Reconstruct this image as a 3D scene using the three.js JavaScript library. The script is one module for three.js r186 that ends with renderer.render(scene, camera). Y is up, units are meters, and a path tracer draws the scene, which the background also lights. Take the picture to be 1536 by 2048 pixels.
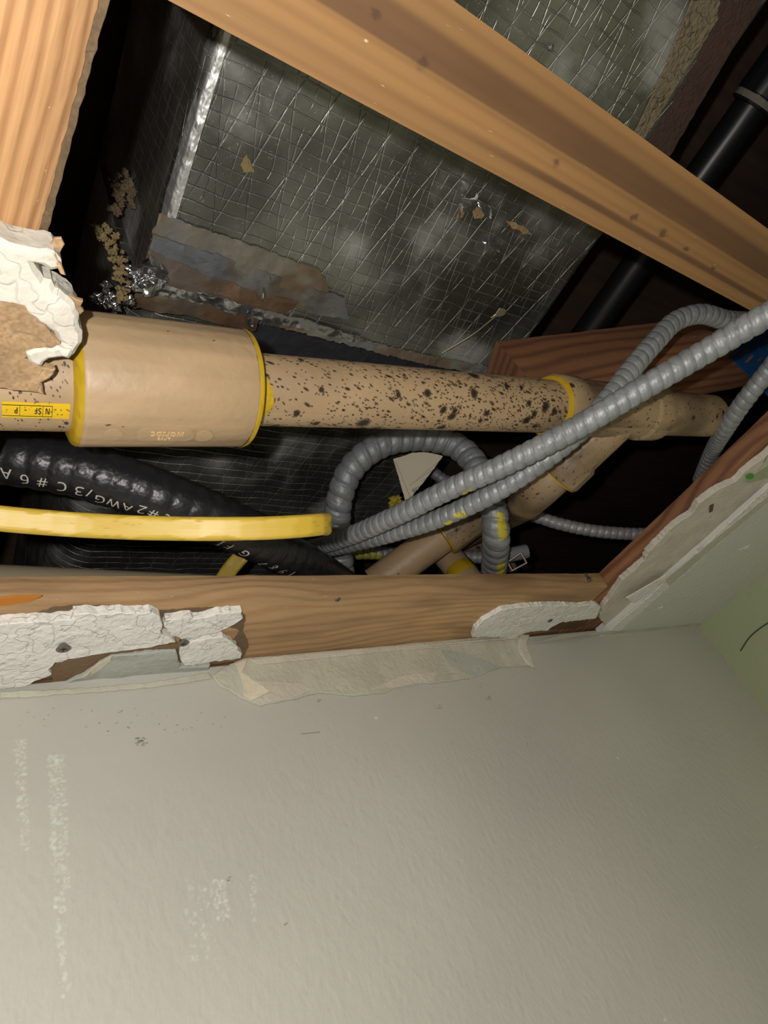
import * as THREE from 'three';
import { mergeGeometries, mergeVertices, toCreasedNormals } from 'three/addons/utils/BufferGeometryUtils.js';
import { RectAreaLightUniformsLib } from 'three/addons/lights/RectAreaLightUniformsLib.js';
import { TessellateModifier } from 'three/addons/modifiers/TessellateModifier.js';

// ---------------------------------------------------------------- camera, light, exposure
// Room axes: x = W, to the right along the wall; y = up; z = -J, where J points from the phone to the wall.
// U is height above the phone.  The phone is held CY above the floor and tilted up and to the right.
const CY = 2.14, F = 1270;
const V3 = (x, y, z) => new THREE.Vector3(x, y, z);
const P = (w, u, j) => V3(w, CY + u, -j);
const RIGHT = V3(0.80089, -0.37725, 0.46503), DOWN = V3(0.05398, -0.72794, -0.68351), FWD = V3(0.59637, 0.57252, -0.56264);
const scene = new THREE.Scene();
scene.background = new THREE.Color(0x000000);
const camera = new THREE.PerspectiveCamera(2 * Math.atan(1024 / F) * 180 / Math.PI, 0.75, 0.02, 20);
camera.position.copy(P(0, 0, 0));
camera.quaternion.setFromRotationMatrix(new THREE.Matrix4().makeBasis(RIGHT, DOWN.clone().negate(), FWD.clone().negate()));
const renderer = new THREE.WebGLRenderer({ antialias: true });
renderer.toneMapping = THREE.LinearToneMapping;
renderer.toneMappingExposure = 1.0;
renderer.shadowMap.enabled = true;
// the phone's own flash, a small lamp beside the lens
const flash = new THREE.PointLight(0xfffaf4, 0.78, 0, 2);
flash.position.copy(P(0, 0, 0)).addScaledVector(RIGHT, -0.026).addScaledVector(DOWN, -0.014).addScaledVector(FWD, -0.03);
flash.castShadow = true; flash.shadow.radius = 0.2; flash.shadow.bias = -0.0005;
scene.add(flash);
// added fill light, unseen behind the phone; its made-up fitting is built below
const FILL_LAMP = { w: -0.1, u: 0.27, j: -1.25, size: 0.6 };
RectAreaLightUniformsLib.init();
const panel = new THREE.RectAreaLight(0xfff8ee, 11, FILL_LAMP.size, FILL_LAMP.size);
panel.position.copy(P(FILL_LAMP.w, FILL_LAMP.u - 0.004, FILL_LAMP.j)); panel.lookAt(P(FILL_LAMP.w, -2, FILL_LAMP.j));
scene.add(panel);

// ---------------------------------------------------------------- where a sight line meets a plane (used to measure sizes)
const dir = (px, py) => RIGHT.clone().multiplyScalar((px - 768) / F).addScaledVector(DOWN, (py - 1024) / F).add(FWD);
const O = P(0, 0, 0);
const at = (px, py, z) => O.clone().addScaledVector(dir(px, py), z);
const onU = (px, py, u) => { const d = dir(px, py); return O.clone().addScaledVector(d, u / d.y); };
const onJ = (px, py, j) => { const d = dir(px, py); return O.clone().addScaledVector(d, -j / d.z); };
const onW = (px, py, w) => { const d = dir(px, py); return O.clone().addScaledVector(d, w / d.x); };

// ---------------------------------------------------------------- noise and textures
function rng(seed) { let s = seed >>> 0; return () => { s = (s + 0x6d2b79f5) | 0; let t = Math.imul(s ^ (s >>> 15), 1 | s); t = (t + Math.imul(t ^ (t >>> 7), 61 | t)) ^ t; return ((t ^ (t >>> 14)) >>> 0) / 4294967296; }; }
const h2 = (x, y, s) => { let n = Math.imul(x, 374761393) ^ Math.imul(y, 668265263) ^ Math.imul(s, 2147483647 - 58); n = Math.imul(n ^ (n >>> 13), 1274126177); return ((n ^ (n >>> 16)) >>> 0) / 4294967296; };
const md = (a, n) => ((a % n) + n) % n;
function vn(x, y, s = 1, px = 1e6, py = 1e6) {
  const i = Math.floor(x), j = Math.floor(y); let f = x - i, g = y - j; f = f * f * (3 - 2 * f); g = g * g * (3 - 2 * g);
  const a = md(i, px), b = md(i + 1, px), c = md(j, py), d = md(j + 1, py);
  return (h2(a, c, s) * (1 - f) + h2(b, c, s) * f) * (1 - g) + (h2(a, d, s) * (1 - f) + h2(b, d, s) * f) * g;
}
function fbm(x, y, s, px, py, oct = 4) { let v = 0, a = 0.5, t = 0; for (let o = 0; o < oct; o++) { v += a * vn(x, y, s + o * 17, px, py); t += a; x *= 2; y *= 2; px *= 2; py *= 2; a *= 0.5; } return v / t; }
function n3(x, y, z, s) { const k = Math.floor(z), f = z - k, g = f * f * (3 - 2 * f); return vn(x, y, s + k * 31) * (1 - g) + vn(x, y, s + (k + 1) * 31) * g; }
const cl = (x, a = 0, b = 1) => Math.min(b, Math.max(a, x));
const sm = (a, b, x) => { const t = cl((x - a) / (b - a)); return t * t * (3 - 2 * t); };
const mix = (a, b, t) => a + (b - a) * t;
const mix3 = (a, b, t) => [mix(a[0], b[0], t), mix(a[1], b[1], t), mix(a[2], b[2], t)];
function tex(w, h, fn, srgb, wm = 1, hm = 1) {              // fn(u, v) gives an array of three (0..1) or one number; wm x hm metres per tile
  const d = new Uint8Array(w * h * 4);
  for (let y = 0, o = 0; y < h; y++) for (let x = 0; x < w; x++, o += 4) {
    const c = fn((x + 0.5) / w, (y + 0.5) / h);
    if (c.length) { d[o] = cl(c[0]) * 255; d[o + 1] = cl(c[1]) * 255; d[o + 2] = cl(c[2]) * 255; } else d[o] = d[o + 1] = d[o + 2] = cl(c) * 255;
    d[o + 3] = 255;
  }
  const t = new THREE.DataTexture(d, w, h, THREE.RGBAFormat);
  t.wrapS = t.wrapT = THREE.RepeatWrapping; t.magFilter = THREE.LinearFilter; t.minFilter = THREE.LinearMipmapLinearFilter; t.generateMipmaps = true;
  if (srgb) t.colorSpace = THREE.SRGBColorSpace;
  t.repeat.set(1 / wm, 1 / hm); t.needsUpdate = true;
  return t;
}
function canvasTex(w, h, draw, wm, hm, srgb = true) {
  const c = document.createElement('canvas'); c.width = w; c.height = h; draw(c.getContext('2d'), w, h);
  const t = new THREE.CanvasTexture(c); t.wrapS = t.wrapT = THREE.RepeatWrapping; t.magFilter = THREE.LinearFilter;
  if (srgb) t.colorSpace = THREE.SRGBColorSpace;
  t.repeat.set(1 / wm, 1 / hm);
  return t;
}
const std = (o) => new THREE.MeshStandardMaterial(Object.assign({ side: THREE.DoubleSide, roughness: 0.8, metalness: 0 }, o));
const rgb = (r, g, b) => [r / 255, g / 255, b / 255];

// wood, grain along u; tile wm x hm metres
function woodMat(seed, light, dark, o = {}) {
  const { wm = 0.64, hm = 0.16, lines = 26, wav = 0.6, rough = 0.75, bump = 0.0004, cath = 0, band = null } = o;
  const g = (u, v) => {
    const w = fbm(u * 6, v * 4, seed, 6, 4, 3), w2 = fbm(u * 3, v * 2, seed + 5, 3, 2, 2);
    const vv = v + (w - 0.5) * 0.08 * wav + (w2 - 0.5) * 0.22 * wav + cath * 0.25 * Math.abs(fbm(u * 4, 0.5, seed + 3, 4, 4, 2) - 0.5);
    const ring = 0.5 + 0.5 * Math.sin(vv * lines * Math.PI * 2 + 2 * fbm(u * 4, v * 3, seed + 8, 4, 3, 2));
    const fib = fbm(u * 30, v * 220, seed + 9, 30, 220, 2), fine = vn(u * 60, v * 500, seed + 11, 60, 500);
    return cl(Math.pow(ring, 2.2) * 0.62 + fib * 0.3 + fine * 0.14);
  };
  const map = tex(1024, 512, (u, v) => {
    const t = g(u, v), b = fbm(u * 3, v * 3, seed + 21, 3, 3, 4);
    let c = mix3(light, dark, t); c = c.map((x) => x * (0.82 + 0.36 * b));
    const sp = vn(u * 180, v * 60, seed + 31, 180, 60); if (sp > 0.985) c = mix3(c, [0.85, 0.82, 0.76], 0.7);
    return band ? band(u, v, c, seed) : c;
  }, true, wm, hm);
  const bm = tex(512, 256, (u, v) => g(u, v) * 0.7 + 0.3 * vn(u * 100, v * 60, seed + 41, 100, 60), false, wm, hm);
  return std({ map, roughness: rough, bumpMap: bm, bumpScale: bump });
}
// rough broken gypsum
const gypBump = tex(512, 512, (u, v) => { const a = fbm(u * 22, v * 22, 71, 22, 22, 4); const cr = Math.abs(fbm(u * 7, v * 7, 77, 7, 7, 3) - 0.5); return a * 0.75 + 0.25 * sm(0, 0.035, cr); }, false, 0.1, 0.1);
const gypMap = tex(512, 512, (u, v) => { const a = fbm(u * 9, v * 9, 73, 9, 9, 4), cr = Math.abs(fbm(u * 7, v * 7, 77, 7, 7, 3) - 0.5); return mix3([0.88, 0.87, 0.85], [0.95, 0.945, 0.93], a).map((x) => x * mix(0.92, 1, sm(0, 0.02, cr))); }, true, 0.1, 0.1);
const gypsum = std({ map: gypMap, color: 0xd2cec6, roughness: 0.95, bumpMap: gypBump, bumpScale: 0.0010 });
const softBump = tex(512, 512, (u, v) => fbm(u * 26, v * 26, 81, 26, 26, 4), false, 0.1, 0.1);
const softMap = tex(256, 256, (u, v) => { const a = fbm(u * 7, v * 7, 83, 7, 7, 4); return mix3([0.80, 0.79, 0.765], [0.90, 0.89, 0.87], a); }, true, 0.1, 0.1);
const gypsumFar = std({ map: gypMap, color: 0xffffff, roughness: 0.95, bumpMap: gypBump, bumpScale: 0.0018 });
const paperWhite = std({ map: softMap, color: 0xf2ede4, roughness: 0.9, bumpMap: softBump, bumpScale: 0.0008 });
const paperTex = tex(256, 256, (u, v) => { const a = fbm(u * 8, v * 8, 91, 8, 8, 4), f = vn(u * 60, v * 60, 93, 60, 60); return mix3([0.50, 0.405, 0.29], [0.68, 0.565, 0.43], a).map((x) => x * (0.9 + 0.2 * f)); }, true, 0.08, 0.08);
const kraft = std({ map: paperTex, roughness: 0.95, bumpMap: gypBump, bumpScale: 0.001 });
const kraftDark = std({ map: paperTex, color: 0xa89888, roughness: 0.95, bumpMap: gypBump, bumpScale: 0.001 });
const tornPaint = std({ map: softMap, color: 0xe4e4d8, roughness: 0.8, bumpMap: softBump, bumpScale: 0.0008 });
const creamPaper = std({ map: softMap, color: 0xf6efda, roughness: 0.8, bumpMap: softBump, bumpScale: 0.0006 });
const chipPaint = std({ map: softMap, color: 0xd2d8d4, roughness: 0.7, bumpMap: softBump, bumpScale: 0.0006 });

// ---------------------------------------------------------------- objects
const taken = {};
function numbered(n) { taken[n] = (taken[n] ?? -1) + 1; return taken[n] ? n + '_' + String(taken[n]).padStart(3, '0') : n; }
function thing(name, label, category, pos, group) {
  const o = new THREE.Group(); o.name = numbered(name); o.position.copy(pos); o.userData = { label, category };
  if (group) o.userData.group = group;
  scene.add(o); return o;
}
function part(owner, name, geo, mat, label) {               // geometry is given in room coordinates
  const base = V3(); for (let p = owner; p && p !== scene; p = p.parent) base.add(p.position);
  geo.translate(-base.x, -base.y, -base.z);
  const m = new THREE.Mesh(geo, mat); m.name = name; m.castShadow = m.receiveShadow = true; if (label) m.userData.label = label;
  owner.add(m); return m;
}
function solo(name, label, category, geo, mat, group) {
  geo.computeBoundingBox(); const c = geo.boundingBox.getCenter(V3()); geo.translate(-c.x, -c.y, -c.z);
  const m = new THREE.Mesh(geo, mat); m.position.copy(c); m.name = numbered(name); m.castShadow = m.receiveShadow = true;
  m.userData = { label, category }; if (group) m.userData.group = group;
  scene.add(m); return m;
}
function struct(name, geo, mat, label) {
  const m = new THREE.Mesh(geo, mat); m.name = name; m.userData.kind = 'structure'; m.castShadow = m.receiveShadow = true;
  if (label) m.userData.label = label;
  scene.add(m); return m;
}
// box between room limits, uv in metres: u along the axis named, v across
function box(w0, w1, u0, u1, j0, j1, along = 'w') {
  const g = new THREE.BoxGeometry(w1 - w0, u1 - u0, j1 - j0).toNonIndexed(); g.translate((w0 + w1) / 2, CY + (u0 + u1) / 2, -(j0 + j1) / 2);
  roomUV(g, along); return g;
}
function roomUV(g, along) {
  const p = g.attributes.position, n = g.attributes.normal, uv = new Float32Array(p.count * 2);
  for (let i = 0; i < p.count; i++) {
    const x = p.getX(i), y = p.getY(i) - CY, j = -p.getZ(i), ax = Math.abs(n.getX(i)), ay = Math.abs(n.getY(i)), az = Math.abs(n.getZ(i));
    let a, b;
    if (ay >= ax && ay >= az) [a, b] = [x, j]; else if (ax >= az) [a, b] = [j, y]; else [a, b] = [x, y];
    if (along === 'j' && ay >= ax && ay >= az) [a, b] = [j, x];
    uv[2 * i] = a; uv[2 * i + 1] = b;
  }
  g.setAttribute('uv', new THREE.BufferAttribute(uv, 2));
}
// sawn timber with eased, slightly worn edges between two end centres; sizes along vectors A and B
function timber(p0, p1, A, a, B, b, o = {}) {
  const { ease = 0.003, worn = 0.0006, seed = 1, v0 = 0 } = o;
  const L = p0.distanceTo(p1), T = p1.clone().sub(p0).normalize(), n = Math.max(8, Math.round(L / 0.012)), K = 2;
  const prof = [], ha = a / 2, hb = b / 2;
  const corner = (sx, sy, t0) => { for (let k = 0; k <= K; k++) { const t = t0 + (k / K) * Math.PI / 2; prof.push([sx * (ha - ease) + ease * Math.cos(t), sy * (hb - ease) + ease * Math.sin(t)]); } };
  corner(1, 1, 0); corner(-1, 1, Math.PI / 2); corner(-1, -1, Math.PI); corner(1, -1, 1.5 * Math.PI);
  return sweep(prof, (t) => { const c = p0.clone().lerp(p1, t); return [c, A, B]; }, n, L, { worn, seed, cap: true, v0 });
}
// closed profile [x, y] swept along frames(t) -> [centre, X, Y]; uv = (length, perimeter)
function sweep(prof, frames, n, L, o = {}) {
  const { worn = 0, seed = 1, cap = true, v0 = 0, wfreq = 60 } = o, m = prof.length, pos = [], uv = [], idx = [];
  const per = [0]; for (let k = 1; k <= m; k++) { const q = prof[k % m], r = prof[k - 1]; per.push(per[k - 1] + Math.hypot(q[0] - r[0], q[1] - r[1])); }
  for (let i = 0; i <= n; i++) {
    const t = i / n, [c, X, Y] = frames(t);
    for (let k = 0; k <= m; k++) {
      const q = prof[k % m], d = worn ? (n3(t * L * wfreq, per[k % m] * wfreq * 0.6, 0.3, seed) - 0.5) * 2 * worn : 0, r = Math.hypot(q[0], q[1]) || 1;
      const p = c.clone().addScaledVector(X, q[0] + q[0] / r * d).addScaledVector(Y, q[1] + q[1] / r * d);
      pos.push(p.x, p.y, p.z); uv.push(t * L, per[k] + v0);
    }
  }
  for (let i = 0; i < n; i++) for (let k = 0; k < m; k++) { const a = i * (m + 1) + k, b = a + m + 1; idx.push(a, a + 1, b, a + 1, b + 1, b); }
  if (cap) for (const i of [0, n]) {
    const base = pos.length / 3, [c] = frames(i / n); pos.push(c.x, c.y, c.z); uv.push(0, 0);
    for (let k = 0; k < m; k++) { const s = (i * (m + 1) + k) * 3; pos.push(pos[s], pos[s + 1], pos[s + 2]); uv.push(prof[k][0], prof[k][1]); }
    for (let k = 0; k < m; k++) { const a = base + 1 + k, b = base + 1 + ((k + 1) % m); i ? idx.push(base, a, b) : idx.push(base, b, a); }
  }
  const g = new THREE.BufferGeometry(); g.setAttribute('position', new THREE.Float32BufferAttribute(pos, 3)); g.setAttribute('uv', new THREE.Float32BufferAttribute(uv, 2)); g.setIndex(idx);
  return toCreasedNormals(g, 0.6);
}
// round pipe / cable along room points.  theta 0 faces straight down.  o.r may be a function of s (metres) and theta
function tube(points, r, o = {}) {
  const { step = 0.004, radial = 20, paint = null, cap = true, straight = false, ref = V3(0, -1, 0) } = o;
  const curve = straight ? new THREE.LineCurve3(points[0], points[1]) : new THREE.CatmullRomCurve3(points, false, 'centripetal');
  if (!straight) curve.arcLengthDivisions = 600;
  const L = curve.getLength(), n = Math.max(1, Math.round(L / step)), rf = typeof r === 'function' ? r : () => r, r0 = rf(0, 0);
  const pos = [], uv = [], idx = [], col = [];
  let N = null;
  for (let i = 0; i <= n; i++) {
    const t = i / n, c = curve.getPointAt(t), T = curve.getTangentAt(t).normalize(), s = t * L;
    let N2 = N ? N.clone() : ref.clone(); N2.addScaledVector(T, -N2.dot(T)).normalize(); N = N2;
    const B = T.clone().cross(N);
    for (let k = 0; k <= radial; k++) {
      const a = (k / radial) * Math.PI * 2 - Math.PI, rr = rf(s, a);
      pos.push(c.x + (N.x * Math.cos(a) + B.x * Math.sin(a)) * rr, c.y + (N.y * Math.cos(a) + B.y * Math.sin(a)) * rr, c.z + (N.z * Math.cos(a) + B.z * Math.sin(a)) * rr);
      uv.push(s, a * r0); if (paint) col.push(...paint(s, a, L));
    }
  }
  for (let i = 0; i < n; i++) for (let k = 0; k < radial; k++) { const a = i * (radial + 1) + k, b = a + radial + 1; idx.push(a, a + 1, b, a + 1, b + 1, b); }
  if (cap) for (const i of [0, n]) {
    const base = pos.length / 3, c = curve.getPointAt(i / n); pos.push(c.x, c.y, c.z); uv.push(i / n * L, 0); if (paint) col.push(...paint(i / n * L, 0, L));
    for (let k = 0; k <= radial; k++) { const s = i * (radial + 1) + k; pos.push(pos[s * 3], pos[s * 3 + 1], pos[s * 3 + 2]); uv.push(uv[s * 2], uv[s * 2 + 1]); if (paint) col.push(col[s * 3], col[s * 3 + 1], col[s * 3 + 2]); }
    for (let k = 0; k < radial; k++) i ? idx.push(base, base + 2 + k, base + 1 + k) : idx.push(base, base + 1 + k, base + 2 + k);
  }
  const g = new THREE.BufferGeometry(); g.setAttribute('position', new THREE.Float32BufferAttribute(pos, 3)); g.setAttribute('uv', new THREE.Float32BufferAttribute(uv, 2));
  if (paint) g.setAttribute('color', new THREE.Float32BufferAttribute(col, 3));
  g.setIndex(idx); g.computeVertexNormals();
  // smooth over the seam
  const q = g.attributes.normal; for (let i = 0; i <= n; i++) { const a = i * (radial + 1), b = a + radial; const v = V3(q.getX(a) + q.getX(b), q.getY(a) + q.getY(b), q.getZ(a) + q.getZ(b)).normalize(); q.setXYZ(a, v.x, v.y, v.z); q.setXYZ(b, v.x, v.y, v.z); }
  g.userData = { curve, L };
  return g;
}
// profile [[s, r], ...] turned about the straight line p0 -> p1 (s in metres from p0)
function turned(p0, p1, prof, radial = 48) {
  const T = p1.clone().sub(p0).normalize(), g = new THREE.LatheGeometry(prof.map(([s, r]) => new THREE.Vector2(r, s)), radial);
  const ref = V3(0, -1, 0); ref.addScaledVector(T, -ref.dot(T)).normalize(); const B = ref.clone().cross(T);
  g.applyMatrix4(new THREE.Matrix4().makeBasis(B, T, ref)); g.translate(p0.x, p0.y, p0.z);
  const u = g.attributes.uv, m = prof.length, rMax = Math.max(...prof.map((q) => q[1]));
  for (let i = 0; i < u.count; i++) { const k = i % m, c = Math.floor(i / m); u.setXY(i, prof[k][0], (c / radial - 0.5) * 2 * Math.PI * rMax); }
  return toCreasedNormals(g, 0.7);
}
// ragged flat piece.  plane: origin Q, in-plane axes X, Y; thickness towards X x Y
function ragged(pts, Q, X, Y, thick, o = {}) {
  const { jit = 0.0006, step = 0.003, bevel = 0.0008, seed = 1, tess = 0, disp = 0, curl = null } = o, R = rng(seed * 7919 + 13);
  const loc = pts.map((p) => { const d = p.clone().sub(Q); return [d.dot(X), d.dot(Y)]; }), out = [];
  for (let i = 0; i < loc.length; i++) {
    const a = loc[i], b = loc[(i + 1) % loc.length], L = Math.hypot(b[0] - a[0], b[1] - a[1]), n = Math.max(1, Math.round(L / step));
    for (let k = 0; k < n; k++) { const t = k / n, q = k ? jit : jit * 0.3; out.push(new THREE.Vector2(mix(a[0], b[0], t) + (R() - 0.5) * 2 * q, mix(a[1], b[1], t) + (R() - 0.5) * 2 * q)); }
  }
  if (THREE.ShapeUtils.isClockWise(out)) out.reverse();
  let g = new THREE.ExtrudeGeometry(new THREE.Shape(out), { depth: Math.max(1e-5, thick - 2 * bevel), bevelEnabled: bevel > 0, bevelThickness: bevel, bevelSize: bevel, bevelOffset: -bevel, bevelSegments: 1, steps: 1, curveSegments: 1 });
  g.translate(0, 0, bevel);
  if (tess) g = new TessellateModifier(tess, 7).modify(g);
  if (disp || curl) {
    const p = g.attributes.position;
    for (let i = 0; i < p.count; i++) {
      let x = p.getX(i), y = p.getY(i), z = p.getZ(i);
      if (disp) { const f = 90; x += (n3(x * f, y * f, z * f, seed) - 0.5) * disp * 0.7; y += (n3(x * f + 9, y * f, z * f, seed + 1) - 0.5) * disp * 0.7; z += (n3(x * f * 0.7, y * f * 0.7, 0.4, seed + 2) - 0.5) * 2 * disp * cl(z / thick); }
      if (curl) z += curl(x, y);
      p.setXYZ(i, x, y, z);
    }
  }
  g.deleteAttribute('normal'); g.computeVertexNormals();
  g = toCreasedNormals(g, 0.55);
  const Z = X.clone().cross(Y); g.applyMatrix4(new THREE.Matrix4().makeBasis(X, Y, Z)); g.translate(Q.x, Q.y, Q.z);
  return g;
}
const XW = V3(1, 0, 0), XU = V3(0, 1, 0), XJ = V3(0, 0, -1), XC = V3(0, 0, 1);
// a piece that hangs under height u (its lower face at u - thick), outline read at the lower face
const underU = (px, u, thick, o) => ragged(px.map(([x, y]) => { const p = onU(x, y, u - thick); p.y = CY + u; return p; }), P(0, u, 0), XW, XC, thick, o);
// a piece on the wall plane j, standing off towards the room
const onWall = (px, j, thick, o) => ragged(px.map(([x, y]) => { const p = onJ(x, y, j - thick); p.z = -j; return p; }), P(0, 0, j), XW, XU, thick, o);
function lump(c, r, seed, sx = 1, sy = 1, sz = 1, amp = 0.6, det = 3) {
  const g = mergeVertices(new THREE.IcosahedronGeometry(1, det).deleteAttribute('uv').deleteAttribute('normal')), p = g.attributes.position;
  for (let i = 0; i < p.count; i++) { const v = V3().fromBufferAttribute(p, i), k = r * (1 + amp * 2 * (n3(v.x * 2.2 + 5, v.y * 2.2 + 5, v.z * 2.2 + 5, seed) - 0.5) + amp * (n3(v.x * 6 + 5, v.y * 6 + 5, v.z * 6 + 5, seed + 4) - 0.5)); p.setXYZ(i, v.x * k * sx, v.y * k * sy, v.z * k * sz); }
  g.computeVertexNormals(); g.translate(c.x, c.y, c.z);
  g.setAttribute('uv', new THREE.Float32BufferAttribute(new Float32Array(p.count * 2), 2));
  return g;
}

// ================================================================ the room
const UC = 0.30, UB = 0.316, JW = 0.537, WR = 1.18, DECK = 0.98;
// front wall paint: one sheet of colour and relief for the part of the wall in sight, 1.2 m x 0.52 m
const wallPix = (px, py) => { const p = onJ(px, py, JW); return [p.x / 1.2, (p.y - CY + 0.2) / 0.52]; };
const wallMap = canvasTex(2048, 1024, (c, w, h) => {
  const R = rng(5);
  const im = c.createImageData(w, h);
  for (let y = 0, o = 0; y < h; y++) for (let x = 0; x < w; x++, o += 4) {
    const u = x / w, v = 1 - y / h, a = fbm(u * 6, v * 3, 3, 6, 3, 4), f = vn(x * 0.5, y * 0.5, 4);
    const k = 0.95 + 0.09 * a + 0.015 * f;
    im.data[o] = 190 * k; im.data[o + 1] = 188 * k; im.data[o + 2] = 180 * k; im.data[o + 3] = 255;
  }
  c.putImageData(im, 0, 0);
  const at2 = (px, py) => { const [u, v] = wallPix(px, py); return [u * w, (1 - v) * h]; };
  // pale scuffs rubbed downwards on the left, fainter ones in the middle
  const scuff = (x0, y0, x1, y1, wd, n, al) => { for (let i = 0; i < n; i++) { const t = Math.pow(R(), 1.2), px = mix(x0, x1, t) + (R() - 0.5) * wd, py = mix(y0, y1, t), [x, y] = at2(px, py); c.fillStyle = 'rgba(214,222,212,' + (al * (0.3 + 0.7 * R())).toFixed(3) + ')'; c.beginPath(); c.ellipse(x, y, 0.8 + 2.2 * R(), 0.8 + 2.4 * R(), R() * 3, 0, 7); c.fill(); } };
  scuff(40, 1480, 50, 1700, 22, 130, 0.5); scuff(112, 1510, 122, 1780, 34, 230, 0.48); scuff(118, 1780, 130, 2000, 22, 60, 0.5);
  scuff(392, 1760, 410, 1930, 60, 70, 0.45); scuff(440, 1760, 446, 1840, 26, 70, 0.6); scuff(505, 1750, 508, 1840, 14, 26, 0.5); scuff(860, 1690, 970, 1740, 40, 14, 0.5);
  // dark pock marks
  const pock = (px, py, n, sx, sy) => { for (let i = 0; i < n; i++) { const [x, y] = at2(px + (R() - 0.5) * sx, py + (R() - 0.5) * sy); c.strokeStyle = 'rgba(60,60,56,' + (0.45 + 0.45 * R()).toFixed(2) + ')'; c.lineWidth = 1.0; c.beginPath(); c.moveTo(x, y); c.lineTo(x + 1 + 3 * R(), y - 1.5 * R()); c.stroke(); } };
  pock(281, 1484, 30, 24, 16); pock(878, 1415, 12, 16, 10); pock(976, 1397, 14, 12, 8); pock(965, 1370, 8, 20, 10); pock(636, 1403, 6, 8, 8); pock(1055, 1490, 4, 4, 8); pock(905, 1488, 2, 4, 4); pock(456, 1758, 4, 6, 8); pock(570, 1850, 3, 6, 5); pock(1385, 1790, 3, 12, 10);
  for (let i = 0; i < 34; i++) pock(30 + R() * 420, 1470 - 0.14 * 0 - R() * 40 - i * 0.5, 1, 6, 4);
  c.strokeStyle = 'rgba(110,96,84,.6)'; c.lineWidth = 1.6; { const [a, b] = at2(602, 1468), [d, e] = at2(640, 1464); c.beginPath(); c.moveTo(a, b); c.lineTo(d, e); c.stroke(); }
  for (const [px, py, r] of [[752, 1436, 3.4], [1236, 1516, 3.6], [1512, 1694, 2], [1330, 2040, 3]]) { const [x, y] = at2(px, py); c.fillStyle = 'rgba(222,220,208,.85)'; c.beginPath(); c.ellipse(x, y, r * 1.3, r * 0.9, 0.4, 0, 7); c.fill(); }
}, 1, 1);
wallMap.wrapS = wallMap.wrapT = THREE.MirroredRepeatWrapping;
const wallBump = tex(2048, 1024, (u, v) => {
  const W = u * 1.2, U = v * 0.52 - 0.2, peel = fbm(W * 230, U * 130, 15, 1e6, 1e6, 3), peel2 = fbm(W * 90, U * 60, 19, 1e6, 1e6, 2);
  const k = sm(0.25, 0.16, U + 0.04 * (W - 0.3) + 0.05 * (vn(W * 9, U * 9, 6) - 0.5));
  return 0.5 + (peel - 0.5) * mix(0.25, 1, k) * 0.9 + (peel2 - 0.5) * 0.5 * k + 0.2 * (vn(W * 16, U * 120, 8) - 0.5) * (1 - k);
}, false);
wallBump.wrapS = wallBump.wrapT = THREE.MirroredRepeatWrapping;
const wallPaint = std({ map: wallMap, roughness: 0.62, bumpMap: wallBump, bumpScale: 0.0005 });
const plainBump = tex(512, 512, (u, v) => fbm(u * 60, v * 60, 25, 60, 60, 3), false, 0.4, 0.4);
const greyPaint = std({ color: 0xd3d6d0, roughness: 0.6, bumpMap: plainBump, bumpScale: 0.0007 });
const greenPaint = std({ color: 0xa6ae8e, roughness: 0.6, bumpMap: plainBump, bumpScale: 0.0007 });
const whitePaint = std({ color: 0xdcd9cf, roughness: 0.8, bumpMap: plainBump, bumpScale: 0.0007 });
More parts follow.
